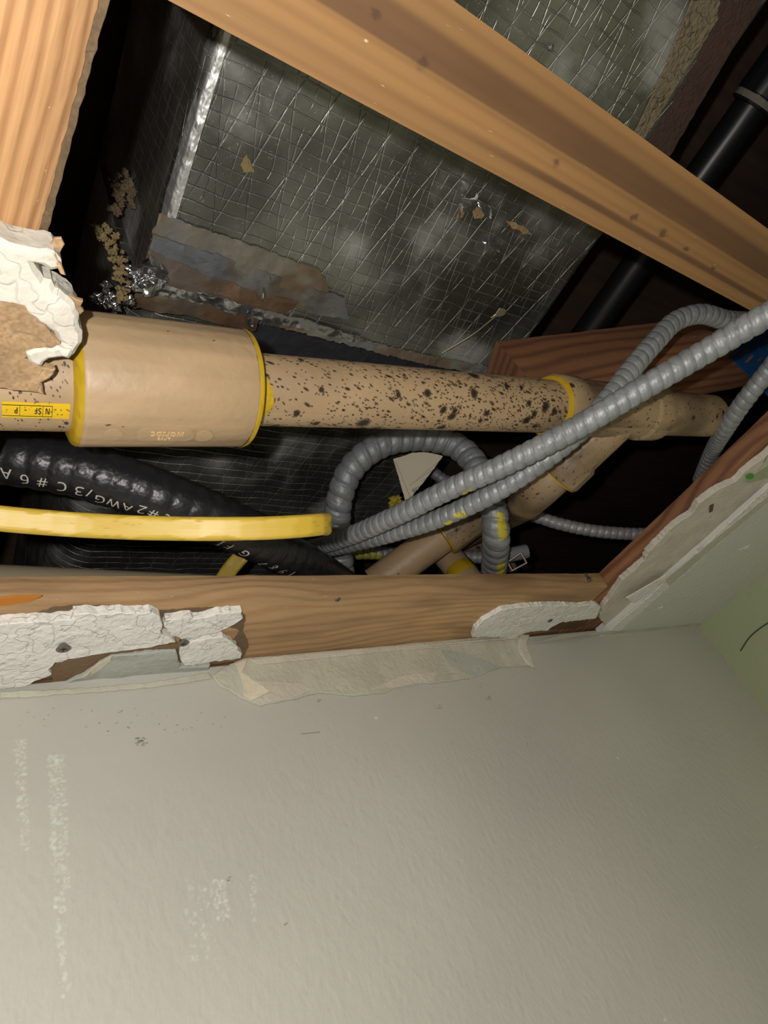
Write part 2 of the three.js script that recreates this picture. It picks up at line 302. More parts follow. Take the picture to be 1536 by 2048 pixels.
{
  const g = box(-1.3, WR, -CY, 0.312, JW, JW + 0.013), uv = g.attributes.uv;
  for (let i = 0; i < uv.count; i++) uv.setXY(i, uv.getX(i) / 1.2, (uv.getY(i) + 0.2) / 0.52);
  const wall = struct('wall_front', g, wallPaint, 'grey painted drywall with pale scuffs, torn along its top edge');
  // torn joint tape and paint skin left along the top of the wall
  part(wall, 'torn_joint_compound', onWall([[492, 1313], [560, 1303], [700, 1292], [860, 1280], [1000, 1270], [1046, 1266], [1062, 1300], [1066, 1330], [1004, 1333], [940, 1356], [866, 1366], [820, 1362], [772, 1384], [706, 1391], [640, 1384], [596, 1396], [520, 1410], [486, 1396], [440, 1370], [424, 1350], [452, 1332]], JW, 0.0035, { seed: 3, jit: 0.0005, disp: 0.0009, tess: 0.006 }), tornPaint, 'pale torn band of joint compound under the ledger');
  part(wall, 'torn_paper', onWall([[510, 1362], [600, 1366], [624, 1378], [600, 1391], [530, 1406], [508, 1400], [486, 1384]], JW - 0.0035, 0.001, { seed: 5, jit: 0.0004, bevel: 0.0002 }), paperWhite);
  part(wall, 'torn_paper', onWall([[740, 1378], [800, 1352], [880, 1342], [862, 1362], [800, 1374]], JW - 0.0035, 0.001, { seed: 6, jit: 0.0004, bevel: 0.0002 }), paperWhite);
  part(wall, 'torn_paper', onWall([[880, 1300], [930, 1304], [1000, 1334], [940, 1350], [900, 1332]], JW - 0.0035, 0.0012, { seed: 7, jit: 0.0004, bevel: 0.0003 }), chipPaint);
  part(wall, 'torn_paper_edge', onWall([[500, 1318], [760, 1294], [930, 1282], [1050, 1270], [1066, 1276], [930, 1290], [760, 1303], [520, 1328]], JW - 0.0035, 0.0025, { seed: 8, jit: 0.0006, bevel: 0.0005 }), paperWhite);
  part(wall, 'torn_paper_edge', onWall([[1042, 1268], [1060, 1270], [1052, 1290], [1064, 1316], [1068, 1332], [1056, 1326], [1042, 1306], [1036, 1284]], JW - 0.0035, 0.004, { seed: 9, jit: 0.0006, bevel: 0.0006 }), paperWhite);
  part(wall, 'paper_flap', onWall([[440, 1342], [470, 1326], [494, 1320], [484, 1344], [504, 1362], [538, 1388], [500, 1402], [486, 1384], [462, 1372], [458, 1352]], JW - 0.003, 0.0016, { seed: 10, jit: 0.0006, bevel: 0.0003, tess: 0.004, curl: (x, y) => 0.004 * (0.5 + Math.sin(x * 90)) }), creamPaper, 'cream torn flap of paper curling off the wall');
  part(wall, 'torn_paint', onWall([[0, 1382], [110, 1378], [210, 1372], [300, 1364], [418, 1344], [424, 1356], [300, 1374], [150, 1386], [0, 1396]], JW, 0.003, { seed: 11, jit: 0.0006 }), tornPaint);
}
struct('wall_right', box(WR, WR + 0.013, -CY, 0.312, -1.9, JW), greenPaint, 'pale green painted wall at far right');
struct('wall_left', box(-1.313, -1.3, -CY, 0.312, -1.9, JW), whitePaint);
struct('wall_back', box(-1.3, WR, -CY, 0.312, -1.913, -1.9), whitePaint);
struct('floor', box(-1.3, WR, -CY - 0.02, -CY, -1.9, JW), std({ color: 0xb3b2a6, roughness: 0.8 }));
const W_CUT = 0.878;
{
  const h = FILL_LAMP.size / 2, o = thing('added_fill_light', 'added square white fill light panel unseen behind the phone', 'light', P(FILL_LAMP.w, UC, FILL_LAMP.j));  // made-up fitting around the added fill light, out of view
  const bar = (w0, w1, j0, j1) => box(FILL_LAMP.w + w0, FILL_LAMP.w + w1, FILL_LAMP.u - 0.004, UC, FILL_LAMP.j + j0, FILL_LAMP.j + j1);
  part(o, 'frame', mergeGeometries([bar(-h - 0.02, h + 0.02, -h - 0.02, -h), bar(-h - 0.02, h + 0.02, h, h + 0.02), bar(-h - 0.02, -h, -h, h), bar(h, h + 0.02, -h, h)]), std({ color: 0xf0f0ee, roughness: 0.4 }));
  part(o, 'diffuser', box(FILL_LAMP.w - h, FILL_LAMP.w + h, FILL_LAMP.u, FILL_LAMP.u + 0.006, FILL_LAMP.j - h, FILL_LAMP.j + h), std({ color: 0xffffff, emissive: 0xfff8ee, emissiveIntensity: 1.0 }));
}
{
  const ceil = struct('ceiling', mergeGeometries([box(W_CUT, WR, UC, UB - 0.001, -1.9, JW), box(-1.3, W_CUT, UC, UB - 0.001, -1.9, -0.55), box(-1.3, -0.07, UC, UB - 0.001, -0.55, JW)]), greyPaint, 'grey painted ceiling board left beside the opening');
  const strip = (px, u, th, seed, m, name = 'torn_paper', jit = 0.001) => part(ceil, name, underU(px, u, th, { seed, jit, bevel: 0.0004 }), m);
  strip([[1218, 1262], [1300, 1192], [1400, 1100], [1536, 975], [1536, 1000], [1404, 1118], [1310, 1200], [1240, 1262]], UC, 0.0014, 21, gypsumFar, 'torn_paper_edge');
  strip([[1330, 1160], [1420, 1086], [1536, 992], [1536, 1004], [1440, 1084], [1340, 1172]], UC - 0.0012, 0.0012, 22, tornPaint);
  strip([[1252, 1196], [1332, 1150], [1334, 1162], [1268, 1206]], UC - 0.001, 0.0012, 23, gypsumFar);
  strip([[1394, 1096], [1420, 1090], [1414, 1110], [1400, 1116]], UC, 0.0012, 24, gypsumFar, 'paint_chip', 0.0004);
  strip([[1478, 1100], [1500, 1090], [1496, 1098]], UC, 0.0008, 25, gypsumFar, 'paint_chip', 0.0004);
  strip([[1316, 1217], [1326, 1213], [1324, 1220]], UC, 0.0008, 26, gypsumFar, 'paint_chip', 0.0003);
  strip([[1050, 1292], [1130, 1270], [1300, 1256], [1400, 1246], [1402, 1250], [1300, 1262], [1140, 1276]], UC, 0.0008, 27, tornPaint, 'torn_paint', 0.0004);
}
// a thin dark scratch on the green wall
part(scene.getObjectByName('wall_right'), 'scratch', tube([onW(1481, 1302, WR - 0.0008), onW(1498, 1276, WR - 0.0008), onW(1518, 1258, WR - 0.0008), onW(1542, 1242, WR - 0.0008)], 0.0011, { radial: 8 }), std({ color: 0x45463c }));

// floor deck above the cavity, and the cavity's far sides
const deckMap = tex(512, 512, (u, v) => { const a = fbm(u * 5, v * 9, 131, 5, 9, 5), f = fbm(u * 10, v * 90, 133, 10, 90, 2); return mix3([0.24, 0.18, 0.145], [0.42, 0.33, 0.27], cl(a * 0.7 + f * 0.4)); }, true, 0.9, 0.9);
const deckMat = std({ map: deckMap, roughness: 0.95 });
struct('ceiling_deck', box(-1.5, 3.2, DECK, DECK + 0.02, -2, 2.6), deckMat, 'dark brown underside of the floor deck above');
struct('wall_cavity_far', box(-1.5, 3.2, 0.0, DECK, 2.6, 2.62), deckMat);
struct('wall_cavity_right', box(3.2, 3.22, 0.0, DECK, -2, 2.6), deckMat);
struct('wall_cavity_left', box(-1.52, -1.5, 0.0, DECK, -2, 2.6), deckMat);

// ================================================================ framing
const UT = 0.340, JL = 0.4266, WB = 0.79;
const mLedger = woodMat(201, [0.76, 0.625, 0.465], [0.675, 0.525, 0.365], { lines: 13, wav: 1.1, hm: 0.145, bump: 0.0006, band: (u, v, c, s) => { const k = fbm(u * 5, v * 3, s + 60, 5, 3, 3); return mix3(c, [0.46, 0.36, 0.25], sm(0.5, 0.75, k) * 0.55); } });
const mRight = woodMat(211, [0.62, 0.44, 0.30], [0.40, 0.25, 0.165], { lines: 9, wav: 2.2, cath: 1, hm: 0.15 });
const mJoist = woodMat(221, [0.70, 0.54, 0.365], [0.535, 0.375, 0.225], { lines: 24, wav: 0.35, hm: 0.13, bump: 0.0009, band: (u, v, c, s) => { const k = vn(u * 46, v * 20, s + 70, 46, 20); return k > 0.93 ? mix3(c, [0.82, 0.76, 0.66], 0.75) : c; } });
const mBrace = woodMat(231, [0.56, 0.385, 0.26], [0.38, 0.24, 0.165], { lines: 8, wav: 0.9, hm: 0.13 });
// blocking board: long dark stain bands with smudges wiped across
const mBlock = woodMat(241, [0.545, 0.405, 0.24], [0.495, 0.36, 0.21], {
  lines: 7, wav: 0.5, wm: 1.5, hm: 0.06, bump: 0.0002, band: (u, v, c, s) => {
    const q = v + 0.012 * (fbm(u * 14, 0.5, s + 1, 14, 9, 3) - 0.5), far = sm(0.3, 0.85, u), n = fbm(u * 20, v * 3, s + 2, 20, 3, 4);
    let b1 = sm(0.145, 0.185, q) * sm(0.26, 0.215, q) * sm(0.12, 0.2, u) * (0.65 + 0.5 * n);
    const lo = 0.47 + 0.0 * far - 0.16 * sm(0.72, 1, u), hi = 0.74 - 0.1 * far - 0.2 * sm(0.72, 1, u);
    let b2 = sm(lo, lo + 0.03, q) * sm(hi + 0.06, hi - 0.03, q) * (0.55 + 0.6 * n);
    for (const x of [0.452, 0.475, 0.556]) { const k = sm(0.016, 0.004, Math.abs(u - x - (v - 0.5) * 0.03)); b1 *= 1 - 0.8 * k; b2 *= 1 - 0.7 * k; }
    let o = mix3(c, [0.33, 0.225, 0.135], cl(Math.max(b1, b2)) * 0.85);
    o = mix3(o, [0.49, 0.395, 0.265], 0.45 * sm(0.42, 0.66, u));
    for (const [x, y, r] of [[0.245, 0.30, 0.004], [0.268, 0.32, 0.005], [0.29, 0.29, 0.003], [0.19, 0.37, 0.0035], [0.12, 0.50, 0.004], [0.10, 0.62, 0.003], [0.318, 0.24, 0.003]]) { const d = Math.hypot(u - x, (v - y) * 0.055) + 0.003 * (vn(u * 500, v * 25, 9) - 0.5); o = mix3(o, [0.23, 0.17, 0.12], sm(r * 0.8, r * 0.3, d) * 0.55); }
    return o;
  },
});
// left joist: runs towards the wall, its underside seen at the top left
const joist = thing('ceiling_joist', 'orange straight-grained ceiling joist at the top left, above the broken gypsum', 'joist', P(0.028, UB, 0.1));
part(joist, 'joist_timber', timber(P(0.0755, UB + 0.092, -0.55), P(-0.0055, UB + 0.092, 0.52), XW, 0.039, XU, 0.184, { ease: 0.006, worn: 0.0012, seed: 5 }), mJoist);
part(joist, 'weathered_edge', underU([[203, -20], [225, -20], [157, 232], [87, 494], [70, 494], [140, 232]], UB - 0.0008, 0.0008, { seed: 45, jit: 0.0004, bevel: 0.0002 }), std({ map: paperTex, color: 0x94928c, roughness: 0.9, bumpMap: gypBump, bumpScale: 0.001 }), 'grey weathered edge');
// blocking between joists, crossing the whole opening
const block = thing('blocking_board', 'long brown board with two dark stain bands crossing the opening under the duct', 'board', P(0.5, UB, 0.016));
part(block, 'board_timber', (() => {
  const g = box(0.066, 0.785, UB, UB + 0.055, -0.011, 0.0417), uv = g.attributes.uv, p = g.attributes.position;
  for (let i = 0; i < uv.count; i++) uv.setXY(i, p.getX(i) - 0.0, 0.0 + (0.0417 + p.getZ(i)) * 0.06 / 0.0527);
  return g;
})(), mBlock);
// ledger on top of the wall
const ledger = thing('ledger_board', 'worn light-brown ledger board along the wall top with patches of stuck gypsum', 'board', P(0.4, UB, 0.48));
part(ledger, 'board_timber', timber(P(-0.3, (UB + UT) / 2, (JL + 0.549) / 2), P(WB - 0.001, (UB + UT) / 2, (JL + 0.549) / 2), XJ, 0.549 - JL, XU, UT - UB, { ease: 0.0022, worn: 0.0011, seed: 9 }), mLedger);
const gyp = (owner, px, u, th, seed, m = gypsumFar, o = {}) => part(owner, 'gypsum_remnant', underU(px, u, th, Object.assign({ seed, jit: 0.0013, step: 0.0042, bevel: 0.0007, tess: 0.004, disp: 0.0009 }, o)), m);
gyp(ledger, [[-20, 1252], [30, 1247], [90, 1243], [140, 1240], [148, 1229], [220, 1228], [300, 1225], [318, 1232], [326, 1250], [322, 1268], [352, 1284], [300, 1296], [220, 1305], [160, 1316], [110, 1326], [98, 1338], [104, 1350], [70, 1362], [50, 1374], [-20, 1382]], UB, 0.009, 31);
gyp(ledger, [[332, 1240], [372, 1234], [400, 1238], [440, 1226], [484, 1224], [487, 1238], [470, 1250], [440, 1264], [404, 1272], [386, 1282], [362, 1280], [334, 1264], [328, 1250]], UB, 0.008, 32);
gyp(ledger, [[362, 1294], [386, 1284], [420, 1276], [446, 1274], [470, 1290], [484, 1308], [482, 1318], [420, 1326], [368, 1332], [360, 1312]], UB, 0.007, 33);
part(ledger, 'paint_skin', underU([[112, 1376], [170, 1348], [200, 1326], [222, 1314], [300, 1304], [352, 1302], [356, 1320], [360, 1336], [420, 1330], [418, 1342], [300, 1362], [200, 1372]], UB, 0.0065, { seed: 34, jit: 0.0008, bevel: 0.001, tess: 0.006, disp: 0.0025 }), chipPaint, 'pale folded paint skin below the gypsum');
part(ledger, 'paint_skin', underU([[160, 1358], [196, 1328], [224, 1313], [222, 1322], [200, 1340], [172, 1358]], UB - 0.006, 0.0015, { seed: 35, jit: 0.0004, bevel: 0.0003 }), creamPaper);
gyp(ledger, [[946, 1276], [950, 1258], [966, 1242], [984, 1232], [1004, 1220], [1050, 1213], [1110, 1210], [1160, 1212], [1188, 1208], [1202, 1214], [1192, 1236], [1170, 1240], [1120, 1246], [1104, 1254], [1094, 1262], [1060, 1264], [1036, 1272], [1024, 1278], [990, 1274]], UB, 0.007, 36);
part(ledger, 'paper_scrap', underU([[1086, 1256], [1104, 1248], [1150, 1243], [1180, 1238], [1170, 1250], [1150, 1258], [1104, 1260]], UB, 0.002, { seed: 37, jit: 0.0006, bevel: 0.0004 }), kraftDark, 'brown paper scrap left in the gypsum');
part(ledger, 'kraft_paper', underU([[-10, 1250], [60, 1232], [110, 1214], [160, 1210], [240, 1212], [310, 1222], [400, 1216], [468, 1216], [492, 1232], [486, 1262], [498, 1290], [486, 1318], [440, 1322], [480, 1262], [420, 1240], [330, 1236], [130, 1246], [10, 1260]], UB, 0.0009, { seed: 38, jit: 0.0008, bevel: 0.0002 }), std({ color: 0x6f5c48, roughness: 0.95, bumpMap: gypBump, bumpScale: 0.001 }), 'grey-brown smear of old paper around the gypsum');
part(ledger, 'kraft_paper', underU([[96, 1330], [200, 1308], [300, 1296], [356, 1292], [356, 1300], [300, 1302], [226, 1314], [190, 1334], [160, 1352], [110, 1378], [104, 1360]], UB, 0.004, { seed: 39, jit: 0.0006, bevel: 0.0004 }), std({ color: 0x7a634a, roughness: 0.95, bumpMap: gypBump, bumpScale: 0.001 }), 'brown paper strip torn open in the gypsum');
const steel = std({ color: 0x84827c, metalness: 0.75, roughness: 0.42 });
const rust = std({ color: 0x4c4136, roughness: 0.9 });
function screw(owner, px, py, u, r) {                       // drywall screw head with a cross recess, seen from below
  const c = onU(px, py, u), g = new THREE.LatheGeometry([[0, 0.0006], [0.28 * r, 0.0006], [0.3 * r, 0], [0.8 * r, -0.0001], [r, 0.0006], [0.75 * r, 0.0024], [0.45 * r, 0.005], [0.42 * r, 0.012]].map((a) => new THREE.Vector2(...a)), 24); g.translate(c.x, c.y, c.z);
  const m = part(owner, 'screw', toCreasedNormals(g, 0.5), steel);
  const cross = mergeGeometries([new THREE.BoxGeometry(r * 1.0, 0.0006, r * 0.2), new THREE.BoxGeometry(r * 0.2, 0.0006, r * 1.0)]); cross.translate(c.x, c.y - 0.0001, c.z);
  part(m, 'cross_recess', cross, rust);
  return m;
}
screw(ledger, 127, 1299, UB - 0.0135, 0.0055); screw(ledger, 367, 1288, UB - 0.011, 0.005); screw(ledger, 1101, 1242, UB - 0.009, 0.004); screw(ledger, 676, 1200, UB - 0.001, 0.0034);
// orange paint smear at the ledger's left
part(ledger, 'paint_smear', underU([[-10, 1198], [40, 1192], [84, 1192], [60, 1204], [10, 1212], [-10, 1212]], UB + 0.0006, 0.0012, { seed: 40, jit: 0.0006, bevel: 0.0002 }), std({ color: 0xc0761c, roughness: 0.6 }), 'orange paint smear');

// flat board along the right of the opening
const side = thing('edge_board', 'reddish-brown board with flame grain edging the opening beside the right ceiling', 'board', P(0.86, UB, 0.1));
part(side, 'board_timber', timber(P((WB + 0.965) / 2, (UB + UT) / 2, -0.9), P((WB + 0.965) / 2, (UB + UT) / 2, 0.548), XW, 0.965 - WB, XU, UT - UB, { ease: 0.002, worn: 0.001, seed: 15, v0: 0.04 }), mRight);
gyp(side, [[1218, 1262], [1200, 1236], [1206, 1214], [1224, 1190], [1244, 1160], [1290, 1122], [1296, 1104], [1350, 1050], [1384, 1028], [1398, 1006], [1440, 976], [1470, 964], [1490, 944], [1536, 908], [1640, 808], [1720, 730], [1740, 800], [1640, 896], [1536, 990], [1440, 1072], [1330, 1168], [1246, 1240]], UB, 0.008, 41, paperWhite);
part(side, 'paint_chip', underU([[1488, 962], [1536, 930], [1536, 956], [1500, 966]], UB - 0.008, 0.001, { seed: 42, jit: 0.0005, bevel: 0.0003 }), greenPaint, 'pale green paint chip');
part(side, 'paint_spot', underU([[1492, 952], [1500, 947], [1508, 949], [1508, 956], [1500, 959], [1493, 958]], UB - 0.0088, 0.0008, { seed: 43, jit: 0.0001, bevel: 0.0002 }), std({ color: 0x3f9a1c, roughness: 0.35 }), 'bright green spot of paint');
part(side, 'paper_scrap', underU([[1420, 1012], [1428, 1008], [1426, 1022], [1419, 1026]], UB - 0.008, 0.001, { seed: 44, jit: 0.0003, bevel: 0.0002 }), kraftDark);
screw(side, 1180, 1161, UB - 0.0012, 0.004);
const BRACE = {};
// tilted brace behind the pipe on the right
{
  const U0 = 0.42, a = onU(1075, 782, U0), b = onU(1600, 700, U0), T = b.clone().sub(a).normalize(), S = T.clone().cross(XU).normalize(); if (S.dot(a.clone().sub(O)) < 0) S.negate();
  BRACE.p = a.clone(); BRACE.n = S.clone();
  const off = S.clone().multiplyScalar(0.025).add(V3(0, 0.046, 0));
  const o = thing('brace', 'dark red-brown timber brace behind the speckled pipe on the right', 'timber', a.clone().lerp(b, 0.5));
  part(o, 'brace_timber', timber(a.clone().add(off), b.clone().add(off), S, 0.052, XU, 0.092, { ease: 0.003, worn: 0.0008, seed: 25 }), mBrace);
}

// broken chunk of ceiling board hanging at the left
const chunk = thing('broken_drywall', 'jagged white broken chunk of gypsum with torn brown paper at the left edge', 'drywall', P(0.02, UC, 0.19));
part(chunk, 'gypsum_core', underU([[-40, 470], [0, 480], [40, 492], [80, 500], [108, 506], [122, 524], [126, 544], [104, 548], [86, 536], [70, 532], [84, 552], [110, 580], [140, 600], [156, 622], [160, 660], [164, 690], [150, 712], [140, 722], [112, 702], [124, 690], [96, 664], [64, 634], [42, 614], [0, 610], [-40, 612]], UB - 0.001, 0.020, { seed: 51, jit: 0.001, bevel: 0.0022, tess: 0.004, disp: 0.0022 }), gypsum);
part(chunk, 'gypsum_core', underU([[52, 708], [80, 700], [118, 698], [146, 704], [138, 722], [100, 722], [86, 736], [60, 726]], UB - 0.012, 0.011, { seed: 52, jit: 0.001, bevel: 0.0015, tess: 0.004, disp: 0.0018 }), gypsum);
part(chunk, 'paper_face', underU([[-40, 600], [40, 608], [66, 628], [100, 664], [122, 690], [100, 700], [60, 706], [50, 720], [88, 738], [110, 742], [98, 760], [84, 766], [86, 790], [40, 782], [-40, 770]], UB - 0.014, 0.007, { seed: 53, jit: 0.001, bevel: 0.0008, tess: 0.005, disp: 0.003 }), kraft, 'torn brown paper face');
part(chunk, 'paper_shred', underU([[84, 500], [102, 488], [108, 476], [124, 476], [130, 490], [120, 506], [110, 498], [96, 504]], UB - 0.012, 0.002, { seed: 54, jit: 0.0006, bevel: 0.0004 }), kraft);
part(chunk, 'paper_shred', underU([[96, 560], [130, 590], [166, 602], [162, 614], [168, 622], [160, 630], [136, 606], [104, 584]], UB - 0.014, 0.003, { seed: 55, jit: 0.0007, bevel: 0.0004 }), kraft);
part(chunk, 'paper_shred', underU([[98, 508], [112, 508], [122, 528], [132, 552], [122, 550], [110, 530]], UB - 0.017, 0.003, { seed: 56, jit: 0.0006, bevel: 0.0004 }), kraft);

// ================================================================ insulated duct
const UD = 0.56, WD0 = 0.283 * UD, WD1 = 1.127 * UD, TILE = 0.36;
const line = (x, per, w) => { const d = Math.abs(md(x + per / 2, per) - per / 2); return sm(w, w * 0.35, d); };
function scrim(u, v, s) {                                   // three families of threads laid in the foil facing
  const W = v * TILE, J = u * TILE, n = 0.0032 * (fbm(u * 10, v * 10, s, 10, 10, 3) - 0.5);
  const brk = (k, lo = 0.25) => lo + (1 - lo) * sm(0.36, 0.58, fbm(u * 22, v * 22, s + k, 22, 22, 3));
  const a = line(J + n * 1.6 + 0.0006 * Math.sin(v * 37.7), 0.012, 0.0007) * brk(1, 0.4), b = line(W + 0.25 * J + n, 0.03, 0.00066) * brk(2), c = line(W - 0.25 * J + n, 0.03, 0.00066) * brk(3), d = line(W + n * 2, 0.015, 0.0005) * brk(4, 0);
  return Math.max(a * 0.95, b * 0.9, c * 0.8, d * 0.5);
}
const cell = (u, v) => { const J = u * TILE + 0.0016 * (fbm(u * 10, v * 10, 311, 10, 10, 3) - 0.5) * 3.2; return md(J, 0.012) / 0.012; };
const dust = (u, v) => cl(sm(0.48, 0.8, fbm(u * 5, v * 5, 301, 5, 5, 6)) * 0.9 + (vn(u * 300, v * 300, 305, 300, 300) > 0.92 ? 0.55 : 0));
const foilMap = tex(1024, 1024, (u, v) => { const s = scrim(u, v, 311), d = dust(u, v), b = fbm(u * 3, v * 3, 307, 3, 3, 4); let c = mix3([0.46, 0.465, 0.44], [0.70, 0.705, 0.68], sm(0.3, 0.7, b)); c = mix3(c, [0.78, 0.775, 0.77], d * 0.8); return mix3(c, [0.80, 0.79, 0.76], s * 0.45); }, true, TILE, TILE);
const foilMR = tex(1024, 1024, (u, v) => { const s = scrim(u, v, 311), d = dust(u, v); return [0, cl(0.40 + 0.2 * d + 0.1 * s), cl(0.9 - 0.45 * d - 0.2 * s)]; }, false, TILE, TILE);
const foilBump = tex(1024, 1024, (u, v) => 0.25 * fbm(u * 7, v * 7, 313, 7, 7, 3) + 0.14 * fbm(u * 40, v * 40, 317, 40, 40, 2) + 0.45 * scrim(u, v, 311) + 0.16 * Math.pow(cell(u, v), 3), false, TILE, TILE);
const foil = std({ map: foilMap, roughness: 1, roughnessMap: foilMR, metalness: 1, metalnessMap: foilMR, bumpMap: foilBump, bumpScale: 0.002 });
const wrinkle = tex(512, 512, (u, v) => { const a = fbm(u * 9, v * 9, 331, 9, 9, 4), b = Math.abs(fbm(u * 6, v * 6, 337, 6, 6, 3) - 0.5) * 2; return 0.55 * a + 0.45 * (1 - b); }, false, 0.2, 0.2);
const tapeMap = tex(512, 512, (u, v) => { const a = fbm(u * 4, v * 6, 341, 4, 6, 4), b = fbm(u * 3, v * 3, 347, 3, 3, 3); let c = mix3([0.66, 0.655, 0.63], [0.62, 0.555, 0.49], sm(0.42, 0.58, a)); c = mix3(c, [0.62, 0.63, 0.65], sm(0.55, 0.7, b)); return c; }, true, 0.2, 0.2);
const tape = std({ map: tapeMap, metalness: 0.7, roughness: 0.42, bumpMap: wrinkle, bumpScale: 0.004 });
const crinkle = std({ color: 0xb9b9bb, metalness: 0.92, roughness: 0.22, bumpMap: wrinkle, bumpScale: 0.008 });
const duct = thing('insulated_duct', 'large foil-wrapped insulated duct with scrim threads crossing the opening', 'duct', P(0.4, UD, 0.1));
function ductProfile(w0, w1, u0, u1, rl, rr) {
  const q = []; const arc = (cx, cy, r, t0) => { for (let k = 0; k <= 6; k++) { const t = t0 + (k / 6) * Math.PI / 2; q.push([cx + r * Math.cos(t), cy + r * Math.sin(t)]); } };
  arc(w0 + rl, u0 + rl, rl, Math.PI); for (let k = 1; k < 14; k++) q.push([mix(w0 + rl, w1 - rr, k / 14), u0]); arc(w1 - rr, u0 + rr, rr, 1.5 * Math.PI); arc(w1 - rr, u1 - rr, rr, 0); arc(w0 + rl, u1 - rl, rl, Math.PI / 2);
  return q;
}
function ductGeo(w0, w1, u0, u1, j0, j1, rl, rr, lumpy, seed) {
  const q = ductProfile(w0, w1, u0, u1, rl, rr), cw = (w0 + w1) / 2, cu = (u0 + u1) / 2, p = q.map(([w, u]) => [w - cw, u - cu]);
  return sweep(p, (t) => [P(cw, cu, mix(j0, j1, t)), XW, XU], 60, j1 - j0, { worn: lumpy, seed, wfreq: 14, v0: 0.1 });
}
part(duct, 'foil_jacket', ductGeo(WD0 - 0.003, WD1, UD, 0.875, -0.75, 0.288, 0.012, 0.012, 0.0016, 61), foil);
part(duct, 'foil_jacket', ductGeo(WD0 - 0.01, WD1 - 0.006, UD + 0.022, 0.87, 0.285, 1.0, 0.05, 0.02, 0.003, 62), foil, 'far length of foil jacket behind the pipe');
// added bright crinkled foil strip on the corner, shaped to carry the flash streak
{
  const cornerBump = tex(256, 512, (u, v) => 0.6 * fbm(u * 30, v * 10, 353, 30, 10, 3) + 0.4 * vn(u * 30, v * 3, 357, 30, 3), false, 0.2, 0.05), r0 = 0.0126, q = [];
  for (let k = 0; k <= 8; k++) { const t = Math.PI + (0.18 + 0.4 * k / 8) * Math.PI * 0.86; q.push([r0 * Math.cos(t), r0 * Math.sin(t)]); }
  for (let k = 8; k >= 0; k--) { const t = Math.PI + (0.18 + 0.4 * k / 8) * Math.PI * 0.86; q.push([(r0 - 0.002) * Math.cos(t), (r0 - 0.002) * Math.sin(t)]); }
  part(duct, 'corner_glint_strip', sweep(q, (t) => [P(WD0 - 0.003 + 0.012, UD + 0.012, mix(-0.6, 0.255, t)), XW, XU], 120, 0.855, { worn: 0.0004, seed: 68, wfreq: 60 }), std({ color: 0xd4d4d2, metalness: 0.9, roughness: 0.42, bumpMap: cornerBump, bumpScale: 0.0016 }), 'added bright crinkled foil strip carrying the flash streak along the duct corner');
}
const tapeStrip = (px, seed, tint, o = {}) => part(duct, 'dark_strip', underU(px, UD - (o.drop ?? 0.001), 0.0014, { seed, jit: 0.0009, bevel: 0.0004, tess: 0.01, disp: o.disp ?? 0.0022 }), o.mat ?? std({ map: tapeMap, color: tint, metalness: 0.55, roughness: 0.45, bumpMap: wrinkle, bumpScale: 0.004 }), o.label);
tapeStrip([[318, 428], [400, 455], [520, 496], [640, 540], [660, 580], [640, 600], [560, 575], [420, 520], [300, 480]], 163, 0xdcd6ca, { label: 'taupe strip of foil tape at the duct joint' });
tapeStrip([[304, 468], [420, 505], [560, 552], [648, 582], [690, 596], [700, 640], [640, 632], [520, 596], [400, 552], [296, 510]], 164, 0xc2c6ca, { drop: 0.002, label: 'bluish strip of foil tape at the duct joint' });
tapeStrip([[298, 500], [400, 545], [520, 586], [600, 604], [570, 630], [480, 612], [380, 582], [288, 556]], 165, 0xc4b0a0, { drop: 0.003, label: 'brownish strip of foil tape at the duct joint' });
tapeStrip([[290, 548], [380, 575], [480, 604], [560, 628], [640, 648], [740, 684], [700, 684], [600, 660], [520, 642], [420, 614], [330, 596], [274, 588]], 166, 0xffffff, { drop: 0.004, disp: 0.004, mat: crinkle, label: 'bright crumpled strip of foil tape' });
tapeStrip([[272, 586], [330, 594], [420, 612], [520, 640], [510, 664], [380, 634], [262, 616]], 167, 0xab9888, { drop: 0.0045, label: 'dark brown strip of foil tape above the reducer' });
part(duct, 'dark_strip', underU([[560, 640], [640, 652], [760, 690], [880, 716], [1000, 738], [998, 752], [880, 736], [760, 708], [640, 676], [560, 656]], UD - 0.0015, 0.002, { seed: 64, jit: 0.0012, bevel: 0.0005, tess: 0.012, disp: 0.0014 }), tape, 'crinkled bright foil seam at the duct joint');
part(duct, 'dark_strip', underU([[500, 648], [600, 668], [720, 694], [860, 732], [990, 752], [985, 790], [760, 790], [500, 760]], UD + 0.02, 0.002, { seed: 67, jit: 0.001, bevel: 0.0005 }), std({ color: 0x3c3c44, metalness: 0.5, roughness: 0.5, bumpMap: wrinkle, bumpScale: 0.004 }), 'dark bluish strip just above the speckled pipe');  // smooth dark bluish strip laid under the far length of duct
part(duct, 'crumpled_foil', underU([[262, 556], [300, 520], [330, 536], [336, 560], [320, 588], [290, 586]], UD - 0.002, 0.008, { seed: 65, jit: 0.002, bevel: 0.001, tess: 0.005, disp: 0.012 }), crinkle);
part(duct, 'crumpled_foil', underU([[986, 738], [1004, 724], [1022, 728], [1012, 744], [998, 752]], UD - 0.001, 0.006, { seed: 66, jit: 0.002, bevel: 0.001, tess: 0.004, disp: 0.01 }), crinkle);
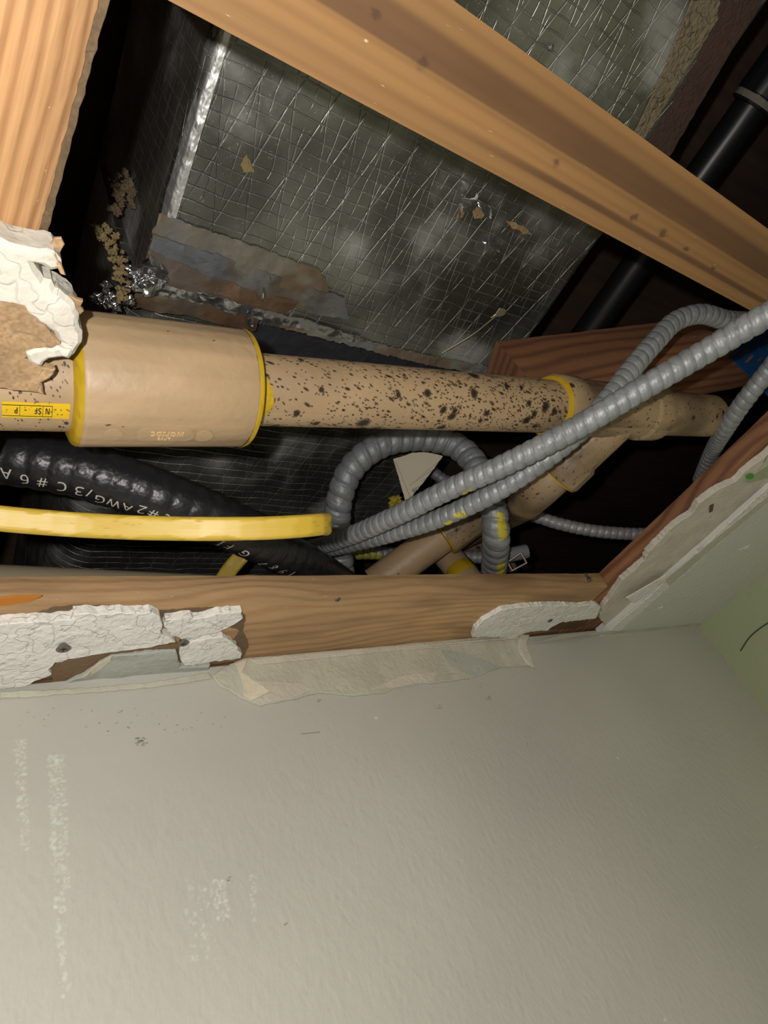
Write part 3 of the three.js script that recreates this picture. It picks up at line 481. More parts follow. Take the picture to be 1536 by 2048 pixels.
// torn corner with fibre insulation pushing out
const fibre = std({ color: 0x8a7852, roughness: 1, bumpMap: gypBump, bumpScale: 0.002 });
const fibreDark = std({ color: 0x6a5c44, roughness: 1 });
{
  const R = rng(88), gs = [];
  for (const [x, y, r] of [[196, 462, 9], [208, 476, 10], [222, 484, 9], [230, 502, 10], [238, 520, 11], [244, 540, 10], [244, 560, 10], [246, 578, 10], [240, 592, 9], [216, 460, 8], [232, 470, 7], [226, 518, 8], [234, 556, 8], [252, 596, 6], [190, 452, 6], [204, 468, 5], [214, 492, 6], [226, 500, 5], [250, 520, 6], [236, 548, 6], [256, 566, 6], [250, 586, 5], [236, 576, 6], [220, 506, 5], [198, 476, 5], [244, 504, 5], [252, 548, 5], [232, 536, 5], [258, 582, 4], [238, 602, 5], [210, 452, 5], [226, 476, 4]]) { const c = at(x, y, 0.565 - (y - 460) * 0.0001); gs.push(lump(c, r * 0.0003, 90 + gs.length, 0.8 + R() * 0.5, 0.8 + R() * 0.5, 0.8 + R() * 0.5, 1, 4)); }
  part(duct, 'torn_insulation', mergeGeometries(gs), fibre, 'golden fibre bursting from the torn corner');
  const gs2 = []; for (let i = 0; i < 26; i++) { const c = at(216 + R() * 52, 344 + i * 3.2 + R() * 6, 0.60); gs2.push(lump(c, 0.0016 + R() * 0.0022, 130 + i, 1, 1.6, 1, 1, 3)); }
  part(duct, 'torn_insulation', mergeGeometries(gs2), fibreDark, 'brown fibre patch showing through the torn side');
}
const kraftPatch = (px, seed, m = kraft, th = 0.0016) => part(duct, 'exposed_paper', underU(px, UD, th, { seed, jit: 0.001, bevel: 0.0004 }), m);
kraftPatch([[1384, 0], [1440, 0], [1436, 40], [1400, 100], [1350, 180], [1300, 262], [1272, 308], [1252, 300], [1282, 240], [1320, 160], [1352, 80]], 71, std({ map: softMap, color: 0x9c9078, roughness: 1, bumpMap: gypBump, bumpScale: 0.004 }));
kraftPatch([[1444, 0], [1530, 0], [1470, 90], [1400, 210], [1330, 330], [1300, 336], [1278, 316], [1330, 230], [1400, 110]], 72, std({ map: softMap, color: 0x5c4740, roughness: 0.9, bumpMap: gypBump, bumpScale: 0.002 }), 0.001);
kraftPatch([[912, 440], [922, 416], [940, 398], [950, 412], [962, 418], [974, 424], [964, 438], [950, 438], [944, 420], [932, 420], [924, 436]], 73);
kraftPatch([[1010, 441], [1024, 444], [1034, 446], [1054, 458], [1064, 470], [1046, 470], [1036, 460], [1022, 456]], 74);
kraftPatch([[480, 330], [494, 310], [502, 322], [510, 346], [488, 346]], 75, fibre);
const flap = (px, seed, amp, m = crinkle) => part(duct, 'torn_foil', underU(px, UD - 0.001, 0.0015, { seed, jit: 0.0007, bevel: 0.0003, tess: 0.003, disp: amp, curl: (x, y) => amp * (0.6 + Math.sin(x * 300 + y * 200)) }), m);
flap([[950, 380], [946, 396], [930, 420], [912, 442], [916, 416], [930, 396]], 76, 0.006);
flap([[950, 398], [968, 400], [980, 412], [972, 426], [958, 416]], 77, 0.007);
flap([[960, 476], [982, 474], [1000, 488], [1004, 500], [986, 496], [970, 486]], 78, 0.006);
for (const [x, y, k] of [[192, 596, 1], [206, 606, 2], [222, 598, 3], [212, 574, 4], [228, 612, 5], [262, 540, 6], [272, 552, 7], [284, 566, 8], [268, 576, 9], [300, 560, 10], [258, 604, 11]]) part(duct, 'crumpled_foil', lump(at(x, y, 0.56), 0.0044, 200 + k, 1, 0.6, 0.9, 1, 3), crinkle);
flap([[500, 590], [512, 572], [522, 560], [520, 590], [508, 606]], 79, 0.008, tape);
flap([[528, 560], [538, 548], [538, 572], [526, 588]], 80, 0.008);
flap([[486, 626], [500, 612], [512, 626], [500, 642], [486, 640]], 81, 0.009);
flap([[1090, 92], [1104, 84], [1112, 104], [1100, 100]], 82, 0.004);
// loose wire hanging against the duct
{
  const a = onU(884, 706, UD - 0.012), b = onU(992, 632, UD - 0.012);
  const o = thing('wire_tie', 'thin bent wire with a flat shiny tip against the foil duct', 'wire', a.clone().lerp(b, 0.5));
  part(o, 'wire', tube([a, a.clone().lerp(b, 0.5).add(V3(0.002, -0.004, 0.004)), b], 0.0009, { radial: 8 }), std({ color: 0x9a937a, metalness: 0.6, roughness: 0.4 }));
  part(o, 'flat_tip', underU([[982, 636], [992, 628], [1000, 616], [1012, 620], [1010, 630], [996, 634]], UD - 0.012, 0.0012, { seed: 83, jit: 0.0004, bevel: 0.0003 }), std({ color: 0xb5ae94, metalness: 0.6, roughness: 0.35 }));
}

// ================================================================ pipes
const CR = 0, CSX = -1;
const cpvcBump = tex(256, 256, (u, v) => fbm(u * 20, v * 20, 401, 20, 20, 3), false, 0.1, 0.1);
function spotMat(seed, n, big, o = {}) {                    // mould-spotted tan plastic; tile wm (along) x hm (round)
  const { wm = 0.48, hm = 0.16, grime = 0, tint = [163, 138, 106] } = o;
  return std({
    map: canvasTex(1536, 512, (c, w, h) => {
      const R = rng(seed); c.fillStyle = `rgb(${tint})`; c.fillRect(0, 0, w, h);
      const blot = (x, y, r, k, a, e) => { for (const dx of [-w, 0, w]) for (const dy of [-h, 0, h]) { if (x + dx < -40 || x + dx > w + 40 || y + dy < -40 || y + dy > h + 40) continue; c.save(); c.translate(x + dx, y + dy); c.rotate(a); c.scale(e, 1); const g = c.createRadialGradient(0, 0, 0, 0, 0, r); g.addColorStop(0, `rgba(30,21,16,${k})`); g.addColorStop(0.55, `rgba(36,26,20,${k * 0.85})`); g.addColorStop(1, 'rgba(70,56,42,0)'); c.fillStyle = g; c.beginPath(); c.arc(0, 0, r, 0, 7); c.fill(); c.restore(); } };
      for (let i = 0; i < 60; i++) blot(R() * w, R() * h, 30 + R() * 60, 0.05 + grime * 0.25, 0, 1.5);
      for (let i = 0; i < n; i++) { const t = R(), x = w * Math.pow(t, 0.75), y = R() * h; blot(x, y, 1.7 + 5 * R() * R() * R(), 0.65 + 0.35 * R(), -0.5 + R() * 0.3, 1.2 + R() * 1.4); }
      for (let i = 0; i < big; i++) { const x = R() * w, y = R() * h, r = 8 + 14 * R() * R(); blot(x, y, r, 1, R() * 3, 1 + 0.4 * R()); for (let k = 0; k < 10; k++) blot(x + (R() - 0.5) * r * 4, y + (R() - 0.5) * r * 3, 1.5 + 2 * R(), 0.7, 0, 1.2); }
      if (o.draw) o.draw(c, w, h, R);
    }, wm, hm), roughness: 0.5, bumpMap: cpvcBump, bumpScale: 0.0003,
  });
}
const A0 = at(545, 781, 0.435), A1 = at(1080, 812, 0.583), AX = A1.clone().sub(A0).normalize();
const sAt = (px) => { let lo = -0.4, hi = 1.2; for (let i = 0; i < 40; i++) { const m = (lo + hi) / 2, p = A0.clone().addScaledVector(AX, m).sub(O), x = 768 + F * p.dot(RIGHT) / p.dot(FWD); x < px ? lo = m : hi = m; } return lo; };
const ax = (s) => A0.clone().addScaledVector(AX, s);
const mSpeck = spotMat(11, 5200, 90, {}), mClean = spotMat(12, 70, 2, {}), mGrime = spotMat(13, 1700, 26, { grime: 0.6, tint: [150, 128, 98] });
const mLeft = spotMat(14, 2600, 26, { wm: 0.24, hm: 0.2, draw: (c, w, h) => { } });
const glue = std({ color: 0xa98a1a, roughness: 0.35 });
const sR = sAt(484), sL = sAt(140), sW0 = sAt(1100), sW1 = sAt(1305), LEN = sR - sL;
const pipe = thing('drain_pipe', 'long tan plastic pipe spotted with black mould, with a fat reducer at the left', 'pipe', ax(0.2));
part(pipe, 'pipe_section', tube([ax(sR - 0.02), ax(sW0 + 0.01)], 0.0243, { straight: true, step: 0.02, radial: 48 }), mSpeck, 'thin length thickly spotted with black mould');
{
  const r = part(pipe, 'reducer_coupling', turned(ax(sL), ax(sR), [[0, 0.0305], [0, 0.0372], [0.0012, 0.0385], [0.004, 0.039], [LEN - 0.004, 0.0385], [LEN - 0.001, 0.0375], [LEN, 0.0362], [LEN, 0.0245]], 64), mClean, 'fat clean reducer coupling');
  part(r, 'cement_ring', turned(ax(sR - 0.004), ax(sR), [[0.0006, 0.0388], [0.002, 0.0391], [0.0038, 0.0383], [0.0034, 0.037]], 64), glue, 'thin yellow cement line');
  part(r, 'cement_ring', turned(ax(sL - 0.0026), ax(sL), [[0, 0.0302], [0.0008, 0.034], [0.002, 0.0372], [0.003, 0.0381], [0.0042, 0.0388]], 64), glue, 'yellow cement ring');
}
const tL = sAt(-130);
part(pipe, 'pipe_section', tube([ax(tL), ax(sL + 0.02)], 0.0303, { straight: true, step: 0.02, radial: 48 }), mLeft, 'left length with a yellow printed stripe');
// bosses and maker's lettering raised on the reducer's lower side
const onPipe = (px, py, r) => {                             // where a sight line meets the pipe's surface
  const d = dir(px, py), m = O.clone().sub(A0), dp = d.clone().addScaledVector(AX, -d.dot(AX)), mp = m.addScaledVector(AX, -m.dot(AX));
  const a = dp.dot(dp), b = 2 * dp.dot(mp), c = mp.dot(mp) - r * r, q = b * b - 4 * a * c; const t = (-b - Math.sqrt(Math.max(0, q))) / (2 * a); return O.clone().addScaledVector(d, t);
};
const surf = (s, th, r) => { const ref = V3(0, -1, 0); ref.addScaledVector(AX, -ref.dot(AX)).normalize(); const B = AX.clone().cross(ref); return ax(s).addScaledVector(ref, Math.cos(th) * r).addScaledVector(B, Math.sin(th) * r); };
const polar = (p) => { const ref = V3(0, -1, 0); ref.addScaledVector(AX, -ref.dot(AX)).normalize(); const B = AX.clone().cross(ref), d = p.clone().sub(A0), s = d.dot(AX); d.addScaledVector(AX, -s); return [s, Math.atan2(d.dot(B), d.dot(ref))]; };
function patchOn(sc, tc, r, outline, th) {                  // outline in metres (along, round) wrapped on the pipe
  const g0 = new THREE.ExtrudeGeometry(new THREE.Shape(outline.map((q) => new THREE.Vector2(q[0], q[1]))), { depth: th, bevelEnabled: false, curveSegments: 4 }), g = new TessellateModifier(0.004, 5).modify(g0), p = g.attributes.position;
  for (let i = 0; i < p.count; i++) { const v = surf(sc + p.getX(i), tc + p.getY(i) / r, r + p.getZ(i)); p.setXYZ(i, v.x, v.y, v.z); }
  g.deleteAttribute('normal'); g.computeVertexNormals(); return g;
}
const oval = (a, b, n = 24) => Array.from({ length: n }, (_, i) => [a * Math.cos(i / n * 6.2832), b * Math.sin(i / n * 6.2832)]);
const capsule = (a, b) => { const q = []; for (let i = 0; i <= 10; i++) { const t = -Math.PI / 2 + i / 10 * Math.PI; q.push([a - b + b * Math.cos(t), b * Math.sin(t)]); } for (let i = 0; i <= 10; i++) { const t = Math.PI / 2 + i / 10 * Math.PI; q.push([-a + b + b * Math.cos(t), b * Math.sin(t)]); } return q; };
{
  const red = pipe.getObjectByName('reducer_coupling'), RB = 0.0388;
  for (const [px, py] of [[226, 870], [408, 872]]) { const [s, t] = polar(onPipe(px, py, RB)); part(red, 'mould_boss', patchOn(s, t, RB, oval(0.0055, 0.0055), 0.0006), mClean); }
  { const [s, t] = polar(onPipe(332, 870, RB)); part(red, 'mould_boss', patchOn(s, t, RB, capsule(0.017, 0.006), 0.0006), mClean); }
  // raised letters, read from the other side of the pipe
  const { FontLoader } = await import('three/addons/loaders/FontLoader.js');
  const { TextGeometry } = await import('three/addons/geometries/TextGeometry.js');
  const font = await new FontLoader().loadAsync('fonts/droid/droid_sans_bold.typeface.json');
  const [s, t] = polar(onPipe(330, 868, RB));
  const raised = (txt, size, dx, dy) => { const g = new TextGeometry(txt, { font, size, depth: 0.0005, curveSegments: 2 }); g.computeBoundingBox(); const b = g.boundingBox; g.translate(-(b.max.x + b.min.x) / 2, -(b.max.y + b.min.y) / 2, 0); const p = g.attributes.position; for (let i = 0; i < p.count; i++) { const v = surf(s + SX * p.getX(i) + dx, t + SY * p.getY(i) / RB + dy, RB + 0.0006 + p.getZ(i)); p.setXYZ(i, v.x, v.y, v.z); } g.deleteAttribute('normal'); g.computeVertexNormals(); return g; };
  const SX = -1, SY = -1;
  part(red, 'raised_lettering', raised('MOLIDC', 0.0036, 0.001, -0.02), std({ color: 0xc2a578, roughness: 0.45 }));
  part(red, 'raised_lettering', raised('PLAS', 0.0024, 0.000, 0.1), std({ color: 0xc2a578, roughness: 0.45 }));
}
// yellow cement smear beside the reducer
{ const [s, t] = polar(onPipe(532, 800, 0.0246)); part(pipe, 'cement_smear', patchOn(s, t, 0.0244, [[-0.006, -0.014], [0.001, -0.013], [0.004, -0.006], [0.006, 0.002], [0.003, 0.010], [-0.002, 0.015], [-0.006, 0.016]], 0.0005), std({ color: 0xa88a10, roughness: 0.5, bumpMap: gypBump, bumpScale: 0.001 }), 'yellow cement smear'); }
{ // printed stripe on the left length: yellow band with a black outlined mark
  const [s, t] = polar(onPipe(72, 822, 0.0305)), [s1] = polar(onPipe(4, 820, 0.0305)), [s2] = polar(onPipe(140, 822, 0.0305));
  const hw = Math.abs(s2 - s1) / 2, g = patchOn((s1 + s2) / 2, t, 0.0304, [[-hw, -0.0052], [hw, -0.0052], [hw, 0.0052], [-hw, 0.0052]], 0.0002);
  // uv from the patch's own along / round directions
  const p = g.attributes.position, uv = new Float32Array(p.count * 2); for (let i = 0; i < p.count; i++) { const [a, b] = polar(V3().fromBufferAttribute(p, i)); uv[2 * i] = (a - s1) / (s2 - s1); uv[2 * i + 1] = 0.5 + (b - t) * 0.0304 / 0.0104; } g.setAttribute('uv', new THREE.BufferAttribute(uv, 2));
  const map = canvasTex(512, 96, (c, w, h) => {
    c.fillStyle = '#c9a512'; c.fillRect(0, 0, w, h); c.save(); c.translate(w / 2, h / 2); c.rotate(Math.PI); c.scale(1, -1);
    c.strokeStyle = '#1c1812'; c.fillStyle = '#1c1812'; c.lineWidth = 4; c.strokeRect(-w * 0.23, -h * 0.36, w * 0.75, h * 0.68); c.font = 'bold 52px sans-serif'; c.textBaseline = 'middle'; c.textAlign = 'left';
    c.fillText('N', -w * 0.2, 0); c.fillText('SF', -w * 0.07, 0); c.fillText('-', w * 0.15, 0); c.fillText('P', w * 0.27, 0); c.lineWidth = 3; c.beginPath(); c.moveTo(-w * 0.09, -h * 0.36); c.lineTo(-w * 0.09, h * 0.32); c.moveTo(w * 0.25, -h * 0.36); c.lineTo(w * 0.25, h * 0.32); c.stroke(); c.restore();
    const R = rng(3); c.fillStyle = 'rgba(60,45,30,.6)'; for (let i = 0; i < 26; i++) { c.beginPath(); c.ellipse(R() * w, R() * h, 2 + 8 * R(), 1 + 4 * R(), 0, 0, 7); c.fill(); }
  }, 1, 1);
  part(pipe, 'printed_stripe', g, std({ map, roughness: 0.5 }), 'yellow stripe with black lettering');
}
// wye fitting with its branch, and the pipe beyond
const BR0 = ax(sAt(1240)), B1 = onU(1112, 945, 0.352);
{
  const L = sW1 - sW0;
  const wye = part(pipe, 'wye_fitting', mergeGeometries([
    turned(ax(sW0), ax(sW1), [[0, 0.0246], [0, 0.0292], [0.0012, 0.0300], [0.026, 0.0300], [0.029, 0.0275], [L * 0.45, 0.0275], [L - 0.03, 0.0275], [L - 0.027, 0.0300], [L - 0.001, 0.0300], [L, 0.0290], [L, 0.0246]], 48),
    turned(BR0, B1, [[0, 0.020], [0.004, 0.0262], [BR0.distanceTo(B1) - 0.03, 0.0262], [BR0.distanceTo(B1) - 0.026, 0.0292], [BR0.distanceTo(B1) - 0.0015, 0.0296], [BR0.distanceTo(B1), 0.0285], [BR0.distanceTo(B1), 0.0235]], 48)]), mGrime, 'wye fitting with a side branch');
  part(wye, 'cement_ring', turned(ax(sW0 - 0.003), ax(sW1), [[0, 0.0244], [0.0008, 0.0278], [0.0026, 0.0289], [0.0036, 0.0286]], 48), glue, 'yellow cement ring');
  part(pipe, 'pipe_section', tube([ax(sW1 - 0.01), ax(sAt(1416))], 0.0243, { straight: true, step: 0.02, radial: 40 }), mGrime, 'grimy length beyond the wye');
  const d = B1.clone().sub(BR0).normalize(), B2 = at(872, 1092, 0.985);
  part(pipe, 'branch_pipe', tube([B1.clone().addScaledVector(d, -0.02), B1.clone().addScaledVector(d, 0.02), at(1000, 1036, 0.95), B2], 0.0215, { radial: 32 }), mGrime, 'branch running down to the left');
  part(wye, 'cement_ring', turned(B1, B1.clone().add(d), [[-0.001, 0.0235], [0.0008, 0.0283], [0.002, 0.0278], [0.0028, 0.0225]], 40), glue, 'yellow cement ring');
}
// second tan pipe run behind the conduits, dropping behind the ledger
{
  const a = at(1012, 982, 0.868), b = at(884, 1072, 0.855), c = at(750, 1170, 0.845), T = b.clone().sub(a).normalize(), L = a.distanceTo(b);
  const o = thing('branch_drain', 'tan pipe with a hub slanting down behind the two crossing grey conduits', 'pipe', b);
  part(o, 'hub', turned(a, b, [[0, 0.024], [0, 0.0285], [0.002, 0.0295], [L - 0.003, 0.0295], [L, 0.028], [L, 0.0235]], 40), mGrime);
  part(o, 'pipe_section', tube([a.clone().addScaledVector(T, 0.02), b.clone().addScaledVector(T, 0.01), c], 0.0235, { radial: 36 }), mClean);
  part(o, 'cement_ring', turned(b, c, [[-0.0005, 0.0288], [0.001, 0.0284], [0.0025, 0.0235]], 40), glue, 'yellow cement ring');
  const e0 = at(872, 1084, 0.935), e1 = at(948, 1176, 0.86), o2 = thing('branch_drain', 'short tan pipe stub with yellow cement slanting right at the ledger', 'pipe', e1);
  part(o2, 'pipe_section', tube([e0, e1], 0.0205, { straight: true, step: 0.02, radial: 32 }), mClean);
  const T2 = e1.clone().sub(e0).normalize(), L2 = e0.distanceTo(e1);
  part(o2, 'cement_smear', turned(e0, e1, [[L2 * 0.62, 0.0205], [L2 * 0.64, 0.0212], [L2 * 0.8, 0.0212], [L2 * 0.82, 0.0205]], 24), glue, 'yellow cement smear');
  const f0 = at(905, 1060, 1.11), f1 = at(990, 1100, 1.11), o3 = thing('elbow_fitting', 'tan elbow fitting behind the vertical grey conduit', 'fitting', f0);
  part(o3, 'fitting_body', tube([f0, at(950, 1085, 1.11), f1, at(1000, 1150, 1.10)], (s) => 0.027 + 0.003 * (Math.sin(s * 60) > 0.2 ? 1 : 0), { radial: 32 }), mGrime);
  part(o3, 'cement_ring', turned(at(926, 1072, 1.11), at(960, 1094, 1.11), [[0, 0.0272], [0, 0.031], [0.004, 0.031], [0.004, 0.0272]], 28), glue, 'yellow cement ring');
}
// beige pipe lying behind the ledger at the left
solo('plastic_pipe', 'smooth beige pipe just showing over the ledger at the lower left', 'pipe', tube([at(-80, 1168, 0.62), at(200, 1178, 0.68), at(480, 1188, 0.76)], 0.021, { radial: 36 }), std({ color: 0xa89b80, roughness: 0.5 }));
// black vent pipe up by the deck
{
  const a = onU(1150, 700, 0.70), b = onU(1502, 214, 0.70), c = onU(1600, 82, 0.70), L = b.distanceTo(c);
  const o = thing('vent_pipe', 'shiny black plastic vent pipe crossing the dark cavity at the upper right', 'pipe', b), m = std({ color: 0x1b1c1e, roughness: 0.36 });
  part(o, 'pipe_section', tube([a.clone().lerp(b, -0.4), b], 0.0238, { straight: true, step: 0.03, radial: 40 }), m);
  part(o, 'coupling', turned(b, c, [[0, 0.0238], [0, 0.029], [0.001, 0.0296], [0.012, 0.0296], [0.013, 0.031], [L, 0.031], [L, 0]], 40), m);
  part(o, 'label_band', turned(b, c, [[0.003, 0.0297], [0.0032, 0.0300], [0.0108, 0.0300], [0.011, 0.0297]], 40), std({ color: 0x7f7a6c, roughness: 0.8, bumpMap: gypBump, bumpScale: 0.001 }), 'pale dusty band');
}

// ================================================================ cables and conduits
// black armoured cable with white print
{
  const pts = [at(-110, 893, 0.485), at(0, 912, 0.495), at(100, 928, 0.505), at(220, 958, 0.52), at(340, 1000, 0.54), at(450, 1046, 0.57), at(560, 1102, 0.63), at(680, 1172, 0.74), at(730, 1212, 0.775)];
  const R0 = 0.0218, g = tube(pts, (s) => R0 + 0.0011 * Math.pow(Math.abs(Math.sin(s * Math.PI / 0.0152)), 0.8) * sm(0.5, 0.2, s) - 0.0004, { step: 0.0018, radial: 40 });
  const L = g.userData.L, circ = 2 * Math.PI * R0;
  const polarC = (px, py) => {                              // nearest sight line hit on the cable: length and angle
    const p = g.attributes.position, uv = g.attributes.uv; let best = 1e9, r = null, q = V3();
    for (let i = 0; i < p.count; i++) { q.fromBufferAttribute(p, i).sub(O); const z = q.dot(FWD), x = 768 + F * q.dot(RIGHT) / z, y = 1024 + F * q.dot(DOWN) / z; const n = V3().fromBufferAttribute(g.attributes.normal, i); if (n.dot(q) > 0) continue; const d = (x - px) ** 2 + (y - py) ** 2; if (d < best) { best = d; r = [uv.getX(i), uv.getY(i)]; } }
    return r;
  };
  const marks = [['A', 10, 950], ['6', 52, 958], ['#', 82, 966], ['C', 125, 975], ['3', 158, 984], ['/', 175, 988], ['G', 200, 998], ['W', 226, 1007], ['A', 254, 1014], ['2', 284, 1022], ['#', 306, 1027], ['c', 336, 1036], ['R', 418, 1077], ['I', 442, 1089], ['F', 459, 1095], ['G', 491, 1108], ['7', 527, 1128], ['8', 547, 1136], ['9', 566, 1143], ['1', 584, 1149]];
  const map = canvasTex(2048, 512, (c, w, h) => {
    const R = rng(9); c.fillStyle = '#1d1d20'; c.fillRect(0, 0, w, h);
    for (let i = 0; i < 700; i++) { c.fillStyle = `rgba(90,84,76,${(0.05 + 0.12 * R()).toFixed(3)})`; c.beginPath(); c.ellipse(R() * w, R() * h, 2 + 14 * R(), 1 + 4 * R(), R() * 3, 0, 7); c.fill(); }
    c.fillStyle = 'rgba(205,202,190,.95)'; c.strokeStyle = c.fillStyle; c.textAlign = 'center'; c.textBaseline = 'middle';
    const mm = w / L / 1000;
    for (const [ch, px, py] of marks) { const [s, v] = polarC(px, py); c.save(); c.translate(s / L * w, h - (v / circ + 0.5) * h); c.rotate(CR); c.scale(CSX * 1, (h / circ) / (w / L)); c.font = '500 ' + (13 * mm).toFixed(1) + 'px sans-serif'; c.fillText(ch, 0, 0); c.restore(); }
  }, L, circ);
  map.offset.set(0, 0.5);
  solo('armoured_cable', 'thick black armoured cable with white lettering sloping down behind the yellow cable', 'cable', g, std({ map, roughness: 0.38, bumpMap: cpvcBump, bumpScale: 0.0008 }));
}
// flat yellow cable
function flatCable(pts, wide, thick, ref, step = 0.004) {
  const curve = new THREE.CatmullRomCurve3(pts, false, 'centripetal'), L = curve.getLength(), prof = [], K = 8, e = thick / 2;
  for (let k = 0; k <= K; k++) { const t = -Math.PI / 2 + k / K * Math.PI; prof.push([wide / 2 - e + e * Math.cos(t), e * Math.sin(t)]); }
  for (let k = 1; k < 6; k++) prof.push([mix(wide / 2 - e, -wide / 2 + e, k / 6), e * (1 - 0.12 * Math.sin(k / 6 * Math.PI))]);
  for (let k = 0; k <= K; k++) { const t = Math.PI / 2 + k / K * Math.PI; prof.push([-wide / 2 + e + e * Math.cos(t), e * Math.sin(t)]); }
  for (let k = 1; k < 6; k++) prof.push([mix(-wide / 2 + e, wide / 2 - e, k / 6), -e * (1 - 0.12 * Math.sin(k / 6 * Math.PI))]);
  return sweep(prof, (t) => { const c = curve.getPointAt(t), T = curve.getTangentAt(t); const X = ref.clone().addScaledVector(T, -ref.dot(T)).normalize(), Y = T.clone().cross(X); return [c, X, Y]; }, Math.round(L / step), L, { worn: 0.0001 });
}
const mYellow = std({
  map: canvasTex(1024, 128, (c, w, h) => {
    const R = rng(17); c.fillStyle = '#a68b2c'; c.fillRect(0, 0, w, h);
    for (let i = 0; i < 90; i++) { c.fillStyle = `rgba(150,120,70,${(0.04 + 0.1 * R()).toFixed(3)})`; c.beginPath(); c.ellipse(R() * w, R() * h, 4 + 30 * R(), 1 + 5 * R(), 0, 0, 7); c.fill(); }
    c.strokeStyle = 'rgba(80,60,20,.55)'; c.lineWidth = 1; for (let i = 0; i < 60; i++) { const x = R() * w, y = R() * h; c.beginPath(); c.moveTo(x, y); c.lineTo(x + 4 + 6 * R(), y + (R() - 0.5) * 3); c.stroke(); }
  }, 0.35, 0.03), roughness: 0.48,
});
{
  const zz = 0.345, g = flatCable([at(-60, 1030, zz - 0.02), at(20, 1039, zz - 0.012), at(160, 1050, zz), at(300, 1056, zz + 0.006), at(430, 1058, zz + 0.012), at(540, 1056, zz + 0.022), at(620, 1051, zz + 0.034), at(650, 1048, zz + 0.046), at(654, 1050, zz + 0.07), at(648, 1052, zz + 0.11)], 0.0136, 0.0062, DOWN, 0.003);
  solo('yellow_cable', 'flat yellow electrical cable looping across the opening in front of the black cable', 'cable', g, mYellow);
  solo('yellow_cable', 'short end of yellow cable poking up from behind the ledger under the black cable', 'cable', flatCable([at(430, 1190, 0.70), at(452, 1150, 0.70), at(476, 1120, 0.70), at(520, 1078, 0.71)], 0.018, 0.007, RIGHT), mYellow);
}
// flexible steel conduit with spiral ribs
const mConduit = std({ vertexColors: true, metalness: 0.3, roughness: 0.5, bumpMap: cpvcBump, bumpScale: 0.0008 });
const mConduitDull = std({ vertexColors: true, metalness: 0.2, roughness: 0.6 });
function conduit(name, label, pts, r, pitch, o = {}) {
  const { amp = 0.0014, dots = [], base = [0.27, 0.285, 0.295], mat = mConduit, seed = 1, helix = 1 } = o;
  const g = tube(pts, (s, a) => { const x = s / pitch + helix * a / (2 * Math.PI), f = x - Math.floor(x); return r - amp + amp * (Math.pow(Math.sin(Math.PI * f), 0.5) - 0.16 * Math.exp(-Math.pow((f - 0.62) / 0.08, 2))); }, {
    step: pitch / 11, radial: 26, paint: (s, a, L) => {
      for (const [f, da, len, w, c = [0.62, 0.52, 0.05]] of dots) { const d = Math.abs(s - f * L) / len + 0, e = Math.abs(Math.atan2(Math.sin(a - da), Math.cos(a - da))) / w; if (d < 1 && e < 1 && vn(s * 900, a * 6, seed) > 0.12 + 0.3 * d) return c; }
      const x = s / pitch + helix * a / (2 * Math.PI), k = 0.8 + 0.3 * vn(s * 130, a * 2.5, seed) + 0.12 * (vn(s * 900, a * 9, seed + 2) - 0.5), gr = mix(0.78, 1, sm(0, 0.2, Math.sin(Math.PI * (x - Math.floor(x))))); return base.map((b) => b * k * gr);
    },
  });
  return solo(name, label, 'conduit', g, mat);
}
// A: nearer of the two that cross the whole opening; B: passes behind it and loops over on the right
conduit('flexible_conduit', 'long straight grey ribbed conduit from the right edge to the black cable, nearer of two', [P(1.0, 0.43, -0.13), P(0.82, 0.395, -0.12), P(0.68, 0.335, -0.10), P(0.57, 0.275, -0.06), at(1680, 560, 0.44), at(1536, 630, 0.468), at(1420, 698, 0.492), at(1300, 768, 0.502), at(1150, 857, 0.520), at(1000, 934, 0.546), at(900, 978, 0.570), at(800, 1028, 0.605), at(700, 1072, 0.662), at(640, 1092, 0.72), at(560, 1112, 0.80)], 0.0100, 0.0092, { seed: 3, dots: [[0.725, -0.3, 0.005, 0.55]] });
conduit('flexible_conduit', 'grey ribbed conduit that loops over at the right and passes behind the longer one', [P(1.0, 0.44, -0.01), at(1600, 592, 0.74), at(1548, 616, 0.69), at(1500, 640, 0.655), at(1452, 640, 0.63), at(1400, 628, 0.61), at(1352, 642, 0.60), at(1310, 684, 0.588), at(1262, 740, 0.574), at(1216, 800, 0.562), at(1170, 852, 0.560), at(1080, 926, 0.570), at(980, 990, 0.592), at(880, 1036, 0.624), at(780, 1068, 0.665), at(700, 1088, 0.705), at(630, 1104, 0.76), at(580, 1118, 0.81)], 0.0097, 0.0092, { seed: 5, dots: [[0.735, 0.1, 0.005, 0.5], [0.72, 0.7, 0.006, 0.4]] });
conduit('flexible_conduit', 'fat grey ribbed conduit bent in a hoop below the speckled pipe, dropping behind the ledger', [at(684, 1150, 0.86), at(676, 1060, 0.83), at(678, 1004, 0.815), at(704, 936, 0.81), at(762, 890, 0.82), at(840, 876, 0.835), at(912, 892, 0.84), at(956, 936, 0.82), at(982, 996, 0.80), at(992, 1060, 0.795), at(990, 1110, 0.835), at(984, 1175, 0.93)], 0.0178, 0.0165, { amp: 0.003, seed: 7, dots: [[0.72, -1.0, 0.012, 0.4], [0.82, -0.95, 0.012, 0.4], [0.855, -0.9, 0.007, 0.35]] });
conduit('flexible_conduit', 'grey ribbed conduit dropping steeply behind the reddish board at the right edge', [at(1600, 660, 0.63), at(1536, 742, 0.66), at(1490, 800, 0.685), at(1452, 856, 0.722), at(1424, 904, 0.80), at(1400, 960, 0.86)], 0.0098, 0.0092, { seed: 9 });
